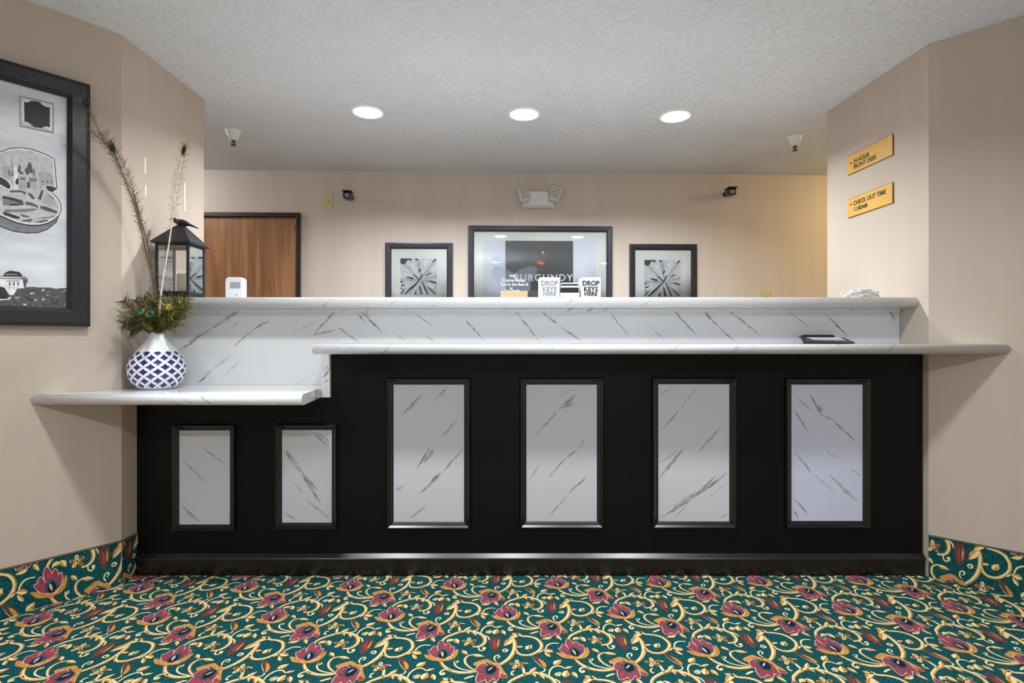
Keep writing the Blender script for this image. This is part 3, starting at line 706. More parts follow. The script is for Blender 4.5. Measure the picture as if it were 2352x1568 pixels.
# sprinklers
def sprinkler(x,y,lab):
    d=(CEIL-H)*F/(CY-y); X=(x-CX)*d/F
    t=thing('sprinkler_head',lab,'sprinkler',(X,d,CEIL))
    m=MB(); m.lathe([(.016,-.064),(.024,-.06),(.038,-.030),(.047,-.006),(.05,-.003),(.05,0)],c=(X,d,CEIL),n=28); m.build('escutcheon',M_white,t)
    m=MB(); m.lathe([(.003,-.098),(.017,-.096),(.017,-.094),(.004,-.092),(.004,-.078),(.010,-.074),(.012,-.060)],c=(X,d,CEIL),n=20)
    for s in (-1,1): m.tube([(X+s*.010,d,CEIL-.066),(X+s*.013,d,CEIL-.082),(X+s*.003,d,CEIL-.094)],.0022,n=6)
    m.build('nozzle',M_chrome,t); settle(t)
sprinkler(536,300,'white sprinkler head on the ceiling near the left wall corner')
sprinkler(1826,313,'white sprinkler head on the ceiling near the right wall corner')

# recessed lights
def downlight(X,d,lab,power,sprd=160):
    t=thing('recessed_light',lab,'ceiling light',(X,d,CEIL),'recessed ceiling lights')
    m=MB(); n=40; vs=[];fs=[]
    prof=[(.098,0),(.098,-.004),(.090,-.008),(.080,-.006),(.078,0)]
    for r,z in prof:
        for k in range(n): a=2*PI*k/n; vs.append((X+r*math.cos(a),d+r*math.sin(a),CEIL+z))
    for j in range(len(prof)-1):
        for k in range(n): fs.append((j*n+k,j*n+(k+1)%n,(j+1)*n+(k+1)%n,(j+1)*n+k))
    m.add(vs,fs,0,True); m.build('trim_ring',M_trimring,t)
    m=MB(); m.lathe([(.02,-.016),(.045,-.0145),(.066,-.011),(.079,-.005),(.079,-.0005)],c=(X,d,CEIL),n=n); m.build('lens',M_lens,t)
    settle(t)
    L=bpy.data.lights.new('downlight_lamp','AREA'); L.shape='DISK'; L.size=.15; L.energy=power; L.color=(.89,.95,1); L.spread=math.radians(sprd)
    o=bpy.data.objects.new('downlight_lamp',L); link(o,t); o.location=(0,0,-.022)
    return t
downlight(-.856,3.23,'lit round recessed ceiling light, leftmost of the three over the desk',31,150)
downlight(.073,3.26,'lit round recessed ceiling light, middle of the three over the desk',31,150)
downlight(.987,3.29,'lit round recessed ceiling light, rightmost of the three over the desk',31,150)
for i,x in enumerate((-1.0,0,1.0)): downlight(x,1.72,'lit round recessed ceiling light over the carpet in front of the desk',13.5,140)
for i,x in enumerate((-1.9,0,1.9)): downlight(x,-.6,'lit round recessed ceiling light deeper in the lobby behind the viewer',27)

# ------------------------------------------------------------------ left poster on the angled wall
LWp=Plane((-1.735,2.418,0),(.8235,1,0)); 
uR,zT=LWp.px(200,199); uR2,zB=LWp.px(206,750); uR=(uR+uR2)/2; uLft=uR-1.05
t=thing('framed_poster','large black-framed greyscale poster with picture-filled letter S on the left wall','poster',LWp.at(uR-.5,zB))
picture_frame(LWp,uLft,uR,zB,zT,.075,.03,M_frame_dark,t)
def sky_print():
    m=mat('sky_print',srgb(205,208,216),rough=.45); nt=m.node_tree;N=nt.nodes;L=nt.links;b=N['Principled BSDF']
    tc=N.new('ShaderNodeTexCoord'); mp=N.new('ShaderNodeMapping'); mp.inputs['Scale'].default_value=(2,2,6)
    n=N.new('ShaderNodeTexNoise'); n.inputs['Scale'].default_value=1.4; n.inputs['Detail'].default_value=4
    L.new(tc.outputs['Object'],mp.inputs[0]); L.new(mp.outputs[0],n.inputs['Vector'])
    r=N.new('ShaderNodeValToRGB'); e=r.color_ramp.elements; e[0].position=.35; e[0].color=srgb(198,202,212); e[1].position=.65; e[1].color=srgb(240,242,248)
    L.new(n.outputs['Fac'],r.inputs[0]); L.new(r.outputs[0],b.inputs['Base Color']); return m
b=MB(); LWp.box(b,uLft+.02,uR-.02,zB+.02,zT-.02,0,.008); b.build('print',sky_print(),t)
S=lambda x,y:LWp.px(x/6.53,320+y/6.53)
G=[mat('tone%d'%i,srgb(c,c,c+3),rough=.5,noise=((60,60,60),.15,3)) for i,c in enumerate((44,84,130,176,200,236))]
let=MB()
def ply(pts,o,mi,fn=S,sm=False):
    q_=[fn(*p) for p in pts]
    if sm: q_=smooth_line(q_,5,True)
    LWp.slab(let,q_,.008,.008+o,mi)
outer=[(-300,420),(-180,300),(0,188),(140,138),(300,125),(450,145),(600,195),(720,245),(812,300),(830,480),(850,742),(775,805),(850,870),(905,960),(918,1060),(880,1150),(800,1222),(700,1270),(580,1297),(430,1297),(250,1262),(100,1200),(-100,1110),(-320,1010)]
def inset(pts,k): 
    cx=sum(p[0] for p in pts)/len(pts); cy=sum(p[1] for p in pts)/len(pts)
    o=[]
    for i,p in enumerate(pts):
        a=pts[i-1]; c=pts[(i+1)%len(pts)]; dx,dy=c[0]-a[0],c[1]-a[1]; l=math.hypot(dx,dy); o.append((p[0]-dy/l*k,p[1]+dx/l*k))
    return o
ext=[(-320,1010),(-100,1110),(100,1200),(250,1262),(430,1297),(580,1297),(700,1270),(800,1222),(880,1150),(840,1240),(700,1355),(560,1402),(400,1408),(200,1382),(0,1308),(-320,1160)]
ply(inset(ext,-7),.0005,0); ply(inset(ext,6),.0008,2)
ply(outer,.0011,0); ply(inset(outer,13),.0014,5); ply(inset(outer,36),.0017,4)
ply([(855,742),(775,805),(720,790),(665,720),(700,688),(760,695)],.0020,5); ply([(853,742),(770,800),(715,775),(670,715),(700,700),(760,707)],.0023,0)
ply([(-200,420),(0,555),(100,610),(175,690),(165,745),(100,760),(0,705),(-250,620)],.0020,5,sm=True); ply([(-200,450),(0,572),(90,625),(145,695),(145,735),(105,742),(0,685),(-250,600)],.0023,0,sm=True)
# skyline inside the letter
def sh(pts,mi,o=.0026): ply(pts,o,mi)
sh([(40,400),(140,400),(140,600),(40,560)],3); sh([(150,560),(155,350),(178,270),(190,350),(195,560)],3); sh([(115,480),(130,440),(150,560),(130,570)],1); sh([(165,500),(190,480),(200,560),(170,560)],2)
sh([(200,760),(200,400),(240,400),(265,560),(265,760)],5,.0025)
sh([(255,480),(270,420),(285,365),(300,420),(305,500),(330,480),(340,530),(310,530)],1,.0027); sh([(360,460),(400,430),(420,360),(440,350),(470,400),(480,520),(440,500),(410,540),(385,530)],1,.0027); sh([(480,450),(510,440),(520,570),(490,560)],2,.0027)
sh([(265,560),(380,560),(380,740),(265,740)],3,.0026); sh([(220,650),(240,600),(270,590),(270,680),(240,690)],0,.0028); sh([(430,580),(550,590),(550,640),(440,640)],2,.0027); sh([(440,640),(550,640),(540,760),(450,750)],3,.0026); sh([(395,650),(440,640),(440,730),(400,735)],1,.0028); sh([(300,590),(370,590),(370,610),(300,610)],1,.0029)
sh([(585,480),(775,520),(790,690),(660,690),(600,740),(585,740)],3,.0025)
for a in (620,690,750): sh([(a,640),(a+10,615),(a+22,645),(a+14,665)],1,.0028)
sh([(140,775),(300,770),(380,800),(380,840),(320,800),(150,800)],1,.0028); sh([(410,800),(470,830),(520,900),(480,900),(430,850)],1,.0028); sh([(560,900),(610,770),(645,765),(610,910)],1,.0028); sh([(690,830),(780,870),(850,990),(760,1010),(620,940)],3,.0026); sh([(720,830),(800,890),(800,920),(740,870)],2,.0028)
sh([(35,850),(200,880),(340,920),(350,985),(140,995),(35,990)],2,.0027); sh([(35,850),(90,870),(200,890),(310,930),(340,970),(200,930),(100,900),(35,890)],0,.0029); sh([(140,970),(340,975),(340,990),(140,998)],0,.0029); sh([(370,940),(450,950),(560,1000),(560,1050),(530,1010),(380,980)],1,.0029)
sh([(600,1000),(700,1020),(850,1080),(840,1115),(700,1080),(600,1040)],1,.0028); sh([(60,1060),(500,1040),(560,1060),(400,1090),(70,1100)],2,.0027); sh([(40,1090),(150,1120),(290,1170),(280,1200),(180,1180),(45,1130)],0,.0029); sh([(560,1090),(820,1130),(640,1190),(420,1180),(300,1110)],4,.0027); sh([(290,1130),(440,1160),(430,1175),(330,1160)],1,.003); sh([(600,1180),(820,1155),(815,1165),(610,1195)],2,.003); sh([(320,1220),(480,1195),(460,1235),(340,1235)],1,.003); sh([(520,1245),(610,1225),(700,1205),(720,1225),(620,1250)],1,.003)
# badge
letter_art=let; let=MB()
bd=lambda x,y:LWp.px(x/2.45,130+y/2.45)
ply([(106,222),(300,266),(300,436),(108,396)],.0006,2,bd); ply([(110,228),(296,270),(296,430),(112,391)],.0009,4,bd)
ply([(120,240),(288,278),(288,418),(122,380)],.0012,5,bd)
ply([(133,258),(150,262),(175,252),(215,258),(250,284),(278,290),(277,402),(255,395),(230,405),(190,400),(155,372),(135,368)],.0015,0,bd)
let.build('print_badge',G,t); let=letter_art
# dome building, trees
dm=lambda x,y:LWp.px(x/9.8,600+y/9.8)
ply([(-400,560),(0,590),(380,620),(560,585),(760,575),(850,590),(1100,590),(1250,620),(1440,600),(1600,630),(1640,650),(1650,1190),(-400,1190)],.0006,1,dm)
tr=random.Random(5)
for i in range(110):
    x=tr.uniform(-300,1600); y=tr.uniform(640,1170); w=tr.uniform(14,60); h=tr.uniform(10,34); a=tr.uniform(-1,1)
    ply([(x-w,y+a*20),(x,y-h),(x+w,y-a*20),(x,y+h*.6)],.0008+.000005*i,tr.choice((0,0,0,2,2,4,0)),dm)
ply([(-300,400),(520,400),(560,600),(380,620),(290,760),(200,760),(100,600),(-300,560)],.0016,5,dm)
ply([(60,330),(110,260),(180,225),(240,215),(420,245),(470,290),(490,345)],.0020,0,dm); ply([(120,290),(380,285),(400,300),(130,310)],.0023,3,dm)
ply([(-300,330),(560,350),(620,400),(610,470),(500,410),(-300,385)],.0018,2,dm); ply([(-300,350),(480,360),(480,378),(-300,372)],.0022,5,dm); ply([(500,410),(610,420),(560,600),(530,590)],.0021,1,dm)
for a in (190,290,380):
    ply([(a,470),(a+30,460),(a+30,540),(a,550)],.0021,1,dm); ply([(a,590),(a+24,585),(a+24,610),(a,615)],.0021,2,dm)
for a in (150,200,250,300,350,400): ply([(a,430),(a+25,428),(a+20,455),(a+6,455)],.0022,1,dm)
ply([(-300,560),(60,580),(160,740),(130,840),(-300,840)],.0021,0,dm); ply([(-300,850),(150,850),(220,800),(250,810),(190,870),(-300,885)],.0024,5,dm)
let.build('print_artwork',G,t)
settle(t)

# ------------------------------------------------------------------ gold signs on the right wall return
RSp=Plane((1.906,2.49,0),(.0473,-1,0))
def gold_sign(xa,xb,ya,yb,lines,lab):
    # xa left px (far), xb right px (near)
    uA,_=RSp.px(xa,ya); uB,zt=RSp.px(xb,yb); 
    return uA,uB,zt
def make_sign(z0,z1,uA,uB,lines,label,arrow_z):
    t=thing('sign_plate',label,'sign',RSp.at((uA+uB)/2,z0),'gold wall signs')
    m=MB(); RSp.box(m,uA,uB,z0,z1,0,.006); m.build('plate',M_goldedge,t)
    m=MB(); RSp.box(m,uA+.0015,uB-.0015,z0+.0015,z1-.0015,.006,.0068); m.build('face',M_gold,t)
    for s,du,z in lines: text('lettering',s,.033,RSp.at(uA+du,z),RSp.R,(0,0,1),M_ink,t,off=.0072,xs=.91,spacing=1.0,bold=.0009)
    m=MB(); az=arrow_z; RSp.slab(m,[(uA+.026,az-.006),(uA+.026,az+.009),(uA+.040,az+.0015)],.0068,.0074); m.build('arrow_mark',M_ink,t)
    settle(t)
uA,_=RSp.px(1949,380); uB,_=RSp.px(2053,335)
make_sign(2.003,2.108,uA,uB,[('24 HOUR',.050,2.052),('FRONT DESK',.050,2.022)],'upper gold wall sign reading 24 HOUR FRONT DESK',2.061)
make_sign(1.765,1.868,uA,uB,[('CHECK OUT TIME',.050,1.823),('11:00AM',.050,1.789)],'lower gold wall sign reading CHECK OUT TIME 11:00AM',1.832)

# scuffs left by removed signs on the left return
LSp=Plane((-1.735,2.8,0),(0,1,0))
for x,y0,y1,lab in ((333,362,398,'upper of two short white scuff marks beside the feathers on the left wall return'),(334,425,452,'lower short white scuff mark, straight below another, on the left wall return'),(424,418,485,'long white scuff mark on the left wall just above the lantern')):
    u,za=LSp.px(x,y0); _,zb=LSp.px(x,y1); m=MB(); r=random.Random(x+y0); w=.012
    pts=[(u-w/2+r.uniform(-.001,.001),zb+(za-zb)*k/5) for k in range(6)]+[(u+w/2+r.uniform(-.001,.001),zb+(za-zb)*k/5) for k in range(5,-1,-1)]
    LSp.slab(m,pts,-.002,.0012); tag(m.build('adhesive_strip',M_scuff),lab,'adhesive strip')

# ------------------------------------------------------------------ vase
VC=Vector((-1.598,2.45,.8645))
def vase_mat():
    m=mat('vase_glaze',srgb(236,238,240),rough=.1,spec=.6); nt=m.node_tree;N=nt.nodes;L=nt.links;b=N['Principled BSDF']
    tc=N.new('ShaderNodeTexCoord'); sp_=N.new('ShaderNodeSeparateXYZ'); L.new(tc.outputs['Object'],sp_.inputs[0])
    def M(op,a,c=None,clamp=False):
        n=N.new('ShaderNodeMath'); n.operation=op; n.use_clamp=clamp
        for i,x in enumerate((a,c)):
            if x is None: continue
            if isinstance(x,(int,float)): n.inputs[i].default_value=x
            else: L.new(x,n.inputs[i])
        return n.outputs[0]
    ang=M('MULTIPLY',M('ARCTAN2',sp_.outputs[1],sp_.outputs[0]),13/(2*PI))
    z=M('DIVIDE',sp_.outputs[2],.0405)
    p=M('ADD',ang,z); q_=M('SUBTRACT',ang,z)
    fp=M('SUBTRACT',M('FRACT',M('ADD',p,.5)),.5); fq=M('SUBTRACT',M('FRACT',M('ADD',q_,.5)),.5)
    a=M('ABSOLUTE',M('MULTIPLY',M('ADD',fp,fq),1)); c=M('ABSOLUTE',M('MULTIPLY',M('SUBTRACT',fp,fq),1))
    s=M('ADD',M('POWER',a,.78),M('POWER',c,.78))
    inside=M('MULTIPLY',M('SUBTRACT',.86,s),14,True)
    low=M('LESS_THAN',sp_.outputs[2],.169); hi=M('GREATER_THAN',sp_.outputs[2],.010)
    mk=M('MULTIPLY',M('MULTIPLY',inside,low),hi)
    mx=N.new('ShaderNodeMix'); mx.data_type='RGBA'; mx.inputs['A'].default_value=srgb(238,240,243); mx.inputs['B'].default_value=srgb(52,50,108)
    L.new(mk,mx.inputs['Factor']); L.new(mx.outputs['Result'],b.inputs['Base Color']); return m
prof=smooth_line([(.062,0),(.085,.014),(.105,.044),(.1148,.085),(.108,.125),(.085,.165),(.058,.198),(.037,.225),(.0285,.240),(.026,.253)],5)
inner=[(r-.0035,z) for r,z in prof[::-1] if z>.19]
m=MB(); full=[(r,z) for r,z in prof]+inner; n=64; vs=[];fs=[]
for r,z in full:
    for k in range(n): a=2*PI*k/n; vs.append((r*math.cos(a),r*math.sin(a),z))
for j in range(len(full)-1):
    for k in range(n): fs.append((j*n+k,j*n+(k+1)%n,(j+1)*n+(k+1)%n,(j+1)*n+k))
fs.append(tuple(range(n))[::-1]); fs.append(tuple(range((len(full)-1)*n,len(full)*n)))
m.add(vs,fs,0,True); vz=m.build('vase',vase_mat()); vz.location=VC
tag(vz,'round white vase with navy diamond lattice on the low shelf, holding peacock feathers','vase')

# ------------------------------------------------------------------ feathers
def fmat(n,c,**k): return mat(n,srgb(*c),rough=.55,spec=.4,noise=((60,60,60),.35,3),**k)
M_fg=fmat('feather_olive',(96,104,44)); M_fb=fmat('feather_brown',(112,88,54)); M_fd=fmat('feather_dark_green',(34,50,34)); M_fgold=fmat('feather_gold',(164,150,60)); M_ftan=fmat('feather_tan',(120,104,82))
M_quill=fmat('quill_ivory',(222,212,188)); M_quilld=fmat('quill_brown',(92,76,58))
M_e1=fmat('eye_bronze',(124,96,42)); M_e2=fmat('eye_teal',(24,150,138)); M_e3=fmat('eye_blue',(22,44,140)); M_e4=fmat('eye_navy',(14,14,40))
rf=random.Random(11)
def feather(name,label,pts,mats,barb=(30,.03,.03),start=.25,eye=None,quill=(M_quill,.0018),plane=None,group=None,tipdense=1,fuzz=.3,base=None):
    "pts: world centreline from vase mouth to tip"
    C=smooth_line([tuple(p) for p in pts],8); C=[Vector(p) for p in C]; n=len(C)
    t=thing(name,label,'feather',C[0],group)
    q=MB(); q.tube(C,[quill[1]*(1-.75*i/n) for i in range(n)],n=6); q.build('quill',quill[0],t)
    seglen=[0]
    for i in range(1,n): seglen.append(seglen[-1]+(C[i]-C[i-1]).length)
    T=seglen[-1]
    def at(s):
        x=s*T
        for i in range(1,n):
            if seglen[i]>=x: 
                f=(x-seglen[i-1])/max(1e-6,seglen[i]-seglen[i-1]); return C[i-1].lerp(C[i],f),(C[i]-C[i-1]).normalized()
        return C[-1],(C[-1]-C[-2]).normalized()
    b=MB(); nb,l0,l1=barb
    view=Vector((0,-1,.0)) if plane is None else Vector(plane)
    for k in range(nb):
        s=start+(1-start)*(k/(nb-1))**(1/tipdense); p,tg=at(min(s,.995)); side=tg.cross(view).normalized()
        for sg in (-1,1):
            L_=(l0+(l1-l0)*s)*rf.uniform(.6,1.25)
            nrm=view*rf.uniform(-fuzz,fuzz)
            d1=(side*sg*.85+tg*rf.uniform(.35,.9)+nrm).normalized(); d2=(side*sg*rf.uniform(.2,.9)+tg*rf.uniform(.4,1.1)+nrm*1.5+Vector((0,0,rf.uniform(-.35,.1)))).normalized()
            w=.0010 if base is None else base
            m1=p+d1*L_*.5; m2=m1+d2*L_*.5; wv=tg*w
            mi=rf.randrange(len(mats))
            b.add([p-wv,p+wv,m1+wv*.9,m1-wv*.9,m2],[(0,1,2,3),(3,2,4)],mi)
    b.build('barbs',mats,t)
    if eye:
        p,tg=at(eye.get('s',.93)); vw=eye.get('n',view).normalized(); side=tg.cross(vw).normalized(); up=vw.cross(side) if vw.cross(side).dot(tg)>0 else -vw.cross(side)
        e=MB(); sc=eye['r']
        for i,(rx,ry,off,lift) in enumerate(eye.get('rings',[(1,1.25,0,0),(.75,.9,-.05,.0012),(.5,.55,-.08,.002),(.3,.26,-.12,.0028)])):
            nn=20; vs=[p+up*off*sc+vw*(lift+.002+.0014)]
            for k in range(nn):
                a=2*PI*k/nn; jag=1+(.12*math.sin(a*9) if i==0 else 0)
                vs.append(p+side*rx*sc*jag*math.cos(a)+up*(ry*sc*jag*math.sin(a)+off*sc)+vw*(lift+.002))
            e.add(vs,[(0,k+1,(k+1)%nn+1) for k in range(nn)],i,True)
        e.build('eye_spot',eye['m'],t)
    settle(t)
mouth=Vector((VC.x,VC.y,VC.z+.235))
def mp_(dx,dy): return mouth+Vector((dx,dy,0))
G1='short peacock feathers fanned over the vase mouth'
spec=[ # (tip px x, y, depth)
 (284,690,2.36),(278,722,2.33),(283,745,2.36),(300,760,2.40),(312,688,2.42),(330,684,2.50),(350,682,2.36),(384,686,2.52),(400,684,2.45),(426,684,2.44),(434,697,2.36),(424,718,2.42),(423,735,2.36),(402,752,2.38),(345,700,2.30),(375,710,2.31),(395,722,2.33),(318,735,2.32),(300,705,2.30),(365,695,2.54),(410,705,2.33),(340,722,2.28),(292,735,2.31),(388,735,2.32)]
for i,(x,y,d_) in enumerate(spec):
    tip=P(x,y,d_); b0=mp_(rf.uniform(-.010,.010),rf.uniform(-.010,.010)); mid=b0.lerp(tip,.45)+Vector((0,0,.035 if y>715 else .015))
    start=b0+Vector((0,0,-.03))
    side=('left' if x<345 else 'right' if x>378 else 'front')
    lab={'left':'short olive brown peacock feather fanning left over the vase mouth','right':'short olive gold peacock feather fanning right over the vase mouth','front':'short green peacock feather rising from the middle of the vase mouth'}[side]
    ms={'left':[M_fb,M_fg,M_fb,M_fd],'right':[M_fb,M_fg,M_fgold,M_fd],'front':[M_fg,M_fd,M_fg,M_fgold]}[side]
    feather('peacock_feather',lab,[start,b0+Vector((0,0,.012)),mid,tip],ms,barb=(95,.022,.048),start=.10,quill=(M_quilld,.0014),group=G1+' '+side,fuzz=.6,plane=(rf.uniform(-.4,.4),-1,rf.uniform(-.2,.5)),base=.0017)
E4=[M_e1,M_e2,M_e3,M_e4]
def eyef(x,y,d_,lab,r,mats,rings=None,hold=None):
    tip=P(x,y-9,d_); b0=mp_(rf.uniform(-.008,.008),-.012); mid=b0.lerp(tip,.5)+Vector((0,-.02,.02))
    e={'r':r,'m':mats,'s':.86,'n':Vector((0,-1,.25))}
    if rings: e['rings']=rings
    feather('peacock_feather',lab,[b0+Vector((0,0,-.03)),b0+Vector((0,0,.012)),mid,tip],[M_fg,M_fd,M_fgold],barb=(64,.02,.036),start=.15,eye=e,quill=(M_quilld,.0012),plane=(0,-1,.2),base=.0026)
eyef(320,713,2.27,'short peacock feather with teal eye spot at the front left of the vase mouth',.0125,[M_fgold,M_e2,M_e2,M_e3])
eyef(348,722,2.245,'short peacock feather with bright blue eye spot at the front centre of the vase mouth',.0155,[M_fg,M_e2,M_e3,M_e4])
eyef(358,692,2.33,'short peacock feather with dark navy eye spot at the top of the fan',.012,[M_fd,M_e4,M_e4,M_e4])
eyef(306,728,2.29,'short peacock feather with a near-black eye spot low at the left of the fan',.010,[M_fd,M_fd,M_e4,M_e4])
eyef(398,734,2.29,'short peacock feather with a near-black eye spot low at the right of the fan',.010,[M_fd,M_fd,M_e4,M_e4])
eyef(405,702,2.29,'short peacock feather with a gold patch at the upper right of the fan',.016,[M_fgold,M_fgold,M_e1,M_fgold])
# tall ones
T1=[(363,745,2.45),(362,690,2.43),(352,630,2.41),(338,560,2.38),(322,500,2.36),(305,440,2.33),(285,390,2.30),(262,352,2.27),(238,326,2.24),(212,304,2.21),(188,285,2.19),(172,272,2.17)]
T2=[(366,745,2.45),(362,690,2.44),(350,620,2.42),(330,540,2.39),(312,470,2.35),(295,415,2.31),(275,370,2.28),(262,345,2.26),(250,325,2.25),(240,305,2.24)]
T3=[(366,745,2.45),(368,690,2.45),(376,630,2.45),(388,560,2.45),(398,490,2.45),(405,430,2.44),(415,380,2.44),(423,345,2.43),(424,328,2.43)]
T4=[(362,745,2.44),(358,690,2.42),(345,620,2.40),(328,545,2.37),(308,470,2.34),(285,410,2.30),(262,360,2.26),(235,315,2.22),(215,275,2.18),(200,240,2.15),(184,222,2.14)]
w=lambda L_:[P(*p) for p in L_]
feather('peacock_feather','tall bowed peacock feather whose bare tip curls over the poster frame',w(T1),[M_ftan,M_fb,M_fb],barb=(120,.030,.042),start=.2,quill=(M_quilld,.0034),fuzz=.4,base=.0009)
feather('peacock_feather','tall peacock feather leaning left with dark green tip between poster and corner',w(T2),[M_fb,M_fd,M_ftan],barb=(110,.026,.045),start=.25,tipdense=1.3,eye={'r':.016,'m':[M_fd,M_fd,M_e4,M_fd],'s':.93,'rings':[(.8,1.9,0,0),(.5,1.2,-.1,.001),(.3,.5,-.1,.002),(.2,.2,0,.003)]},quill=(M_quill,.0036),fuzz=.45,base=.0009)
feather('peacock_feather','tall pale-stemmed peacock feather standing upright in front of the lantern',w(T3),[M_ftan,M_fg,M_fb],barb=(70,.044,.040),start=.38,tipdense=1.1,eye={'r':.014,'m':[M_fg,M_fd,M_e4,M_e4],'s':.96,'rings':[(.75,1.9,0,0),(.5,1.2,-.1,.001),(.42,.55,-.2,.002),(.3,.3,-.2,.003)]},quill=(M_quill,.0044),fuzz=.35,base=.0009)
feather('peacock_feather','tallest peacock feather with dark eye reaching across the top of the poster frame',w(T4),[M_ftan,M_fb],barb=(80,.022,.036),start=.3,eye={'r':.015,'m':[M_fd,M_fd,M_e4,M_quill],'s':.97,'rings':[(.8,1.5,0,0),(.5,1.1,-.1,.001),(.3,.4,-.1,.002),(.12,.12,-.2,.003)]},quill=(M_quilld,.0026),fuzz=.4,base=.0009)

# ------------------------------------------------------------------ lantern
LZ=1.2863; th=math.radians(3); S_=.155
Nc=Vector((-1.538,2.588,0)); ex=Vector((-math.cos(th),-math.sin(th)*1,0)); ey=Vector((-math.sin(th),math.cos(th),0))
# local frame: x to the left along the front face, y back along the right face
def LM(x,y,z): return Nc+ex*x+ey*y+Vector((0,0,LZ+z))
cen=LM(S_/2,S_/2,0)
t=thing('lantern','dark metal candle lantern with glass sides and bird finial on the ledge at left','lantern',cen)
Lm=Matrix(((ex.x,ey.x,0,Nc.x),(ex.y,ey.y,0,Nc.y),(0,0,1,LZ),(0,0,0,1)))
m=MB(); m.box(-.004,S_+.004,-.004,S_+.004,0,.010,0,Lm); m.box(.003,S_-.003,.003,S_-.003,.010,.018,0,Lm); m.build('base',M_metal,t,bevel=.0015)
HB=.262
for (a,b_) in ((0,0),(S_-.011,0),(0,S_-.011),(S_-.011,S_-.011)):
    m=MB(); m.box(a,a+.011,b_,b_+.011,.010,HB,0,Lm); m.build('corner_post',M_metal,t,bevel=.001)
for z in (.018,HB-.014):
    m=MB(); m.box(.011,S_-.011,.001,.009,z,z+.012,0,Lm); m.box(.011,S_-.011,S_-.009,S_-.001,z,z+.012,0,Lm); m.box(.001,.009,.011,S_-.011,z,z+.012,0,Lm); m.box(S_-.009,S_-.001,.011,S_-.011,z,z+.012,0,Lm)
    m.build('rail',M_metal,t)
for bx in ((.011,S_-.011,.004,.006),(.011,S_-.011,S_-.006,S_-.004),(.004,.006,.011,S_-.011),(S_-.006,S_-.004,.011,S_-.011)):
    m=MB(); m.box(bx[0],bx[1],bx[2],bx[3],.030,HB-.014,0,Lm); m.build('glass_pane',M_glass,t)
m=MB(); e=.014; c=S_/2; k=.020
lo=[(-e,-e),(S_+e,-e),(S_+e,S_+e),(-e,S_+e)]; hi=[(c-k,c-k),(c+k,c-k),(c+k,c+k),(c-k,c+k)]
vs=[LM(x,y,HB-.004) for x,y in lo]+[LM(x,y,HB+.004) for x,y in lo]+[LM(x,y,HB+.088) for x,y in hi]
m.add(vs,[(0,3,2,1)]+[(i,(i+1)%4,(i+1)%4+4,i+4) for i in range(4)]+[(i+4,(i+1)%4+4,(i+1)%4+8,i+8) for i in range(4)]+[(8,9,10,11)])
m.build('roof',M_metal,t)
m=MB(); z=HB+.088; m.lathe([(.022,0),(.022,.004),(.016,.008)],c=LM(c,c,z),n=20); m.build('roof_cap',M_metal,t)
# bird finial: one continuous body, head left, tail right
zz=z+.022; bp=[LM(c+x_,c,zz+y_) for x_,y_ in ((.052,.014),(.046,.016),(.040,.018),(.034,.016),(.026,.008),(.010,.002),(-.010,-.002),(-.026,-.006),(-.040,-.010),(-.060,-.018),(-.084,-.028))]
m=MB(); m.tube(bp,[.001,.003,.008,.0105,.010,.0155,.0165,.013,.007,.0045,.002],n=12)
m.tube([LM(c+.004,c-.006,zz-.008),LM(c+.004,c-.006,zz-.020)],.002,n=6); m.tube([LM(c+.004,c+.006,zz-.008),LM(c+.004,c+.006,zz-.020)],.002,n=6)
for s_ in (-1,1): m.tube([LM(c+.016,c+s_*.012,zz+.004),LM(c-.010,c+s_*.016,zz+.002),LM(c-.050,c+s_*.006,zz-.012)],[.004,.007,.001],n=8)
m.build('bird_finial',M_metal,t)
settle(t)
cn=MB(); cc=LM(.062,.088,.018); cn.lathe([(.037,0),(.037,.098),(.034,.103),(.030,.100),(.012,.098)],c=(0,0,0),n=36); 
ct=thing('pillar_candle','cream pillar candle standing inside the metal lantern','candle',cc+Vector((0,0,.0002))); cn.build('wax',M_wax,ct)
wk=MB(); wk.tube([(0,0,.097),(.001,0,.105),(.003,0,.111)],.0012,n=6); wk.build('wick',M_ink,ct)

# ------------------------------------------------------------------ things on the ledge
LT=1.2862
def rounded_rect(x0,x1,z0,z1,r,n=6,arch=0):
    pts=[]
    for (cx_,cz,a0) in ((x1-r,z0+r,-PI/2),(x1-r,z1-r,0),(x0+r,z1-r,PI/2),(x0+r,z0+r,PI)):
        for k in range(n+1):
            a=a0+PI/2*k/n; x=cx_+r*math.cos(a); z=cz+r*math.sin(a)
            if arch and z>z1-r*1.01: z+=arch*(1-((x-(x0+x1)/2)/((x1-x0)/2))**2)
            pts.append((x,z))
    return pts
# white hand terminal
FP=Plane((0,2.72,0),(1,0,0))
t=thing('card_reader','white plastic desk device with small grey screen, standing on the ledge before the wooden door','device',(-1.391,2.74,LT))
xa=(517-CX)*2.72/F; xb=(557-CX)*2.72/F; zt=H+(784-638)*2.72/F
m=MB(); FP.slab(m,rounded_rect(xa,xb,LT,zt,.014,arch=.007),-.045,0); m.build('body',M_white,t,bevel=.004)
sx0,sz0=FP.px(529,662); sx1,sz1=FP.px(552,648)
m=MB(); FP.box(m,sx0,sx1,sz0,sz1,.0,.0015); m.build('screen',M_grey,t)
sx0,sz0=FP.px(543,677); m=MB(); FP.slab(m,rounded_rect(sx0-.004,sx0+.006,sz0-.003,sz0+.003,.0025),0,.002); m.build('button',M_grey,t)
settle(t)
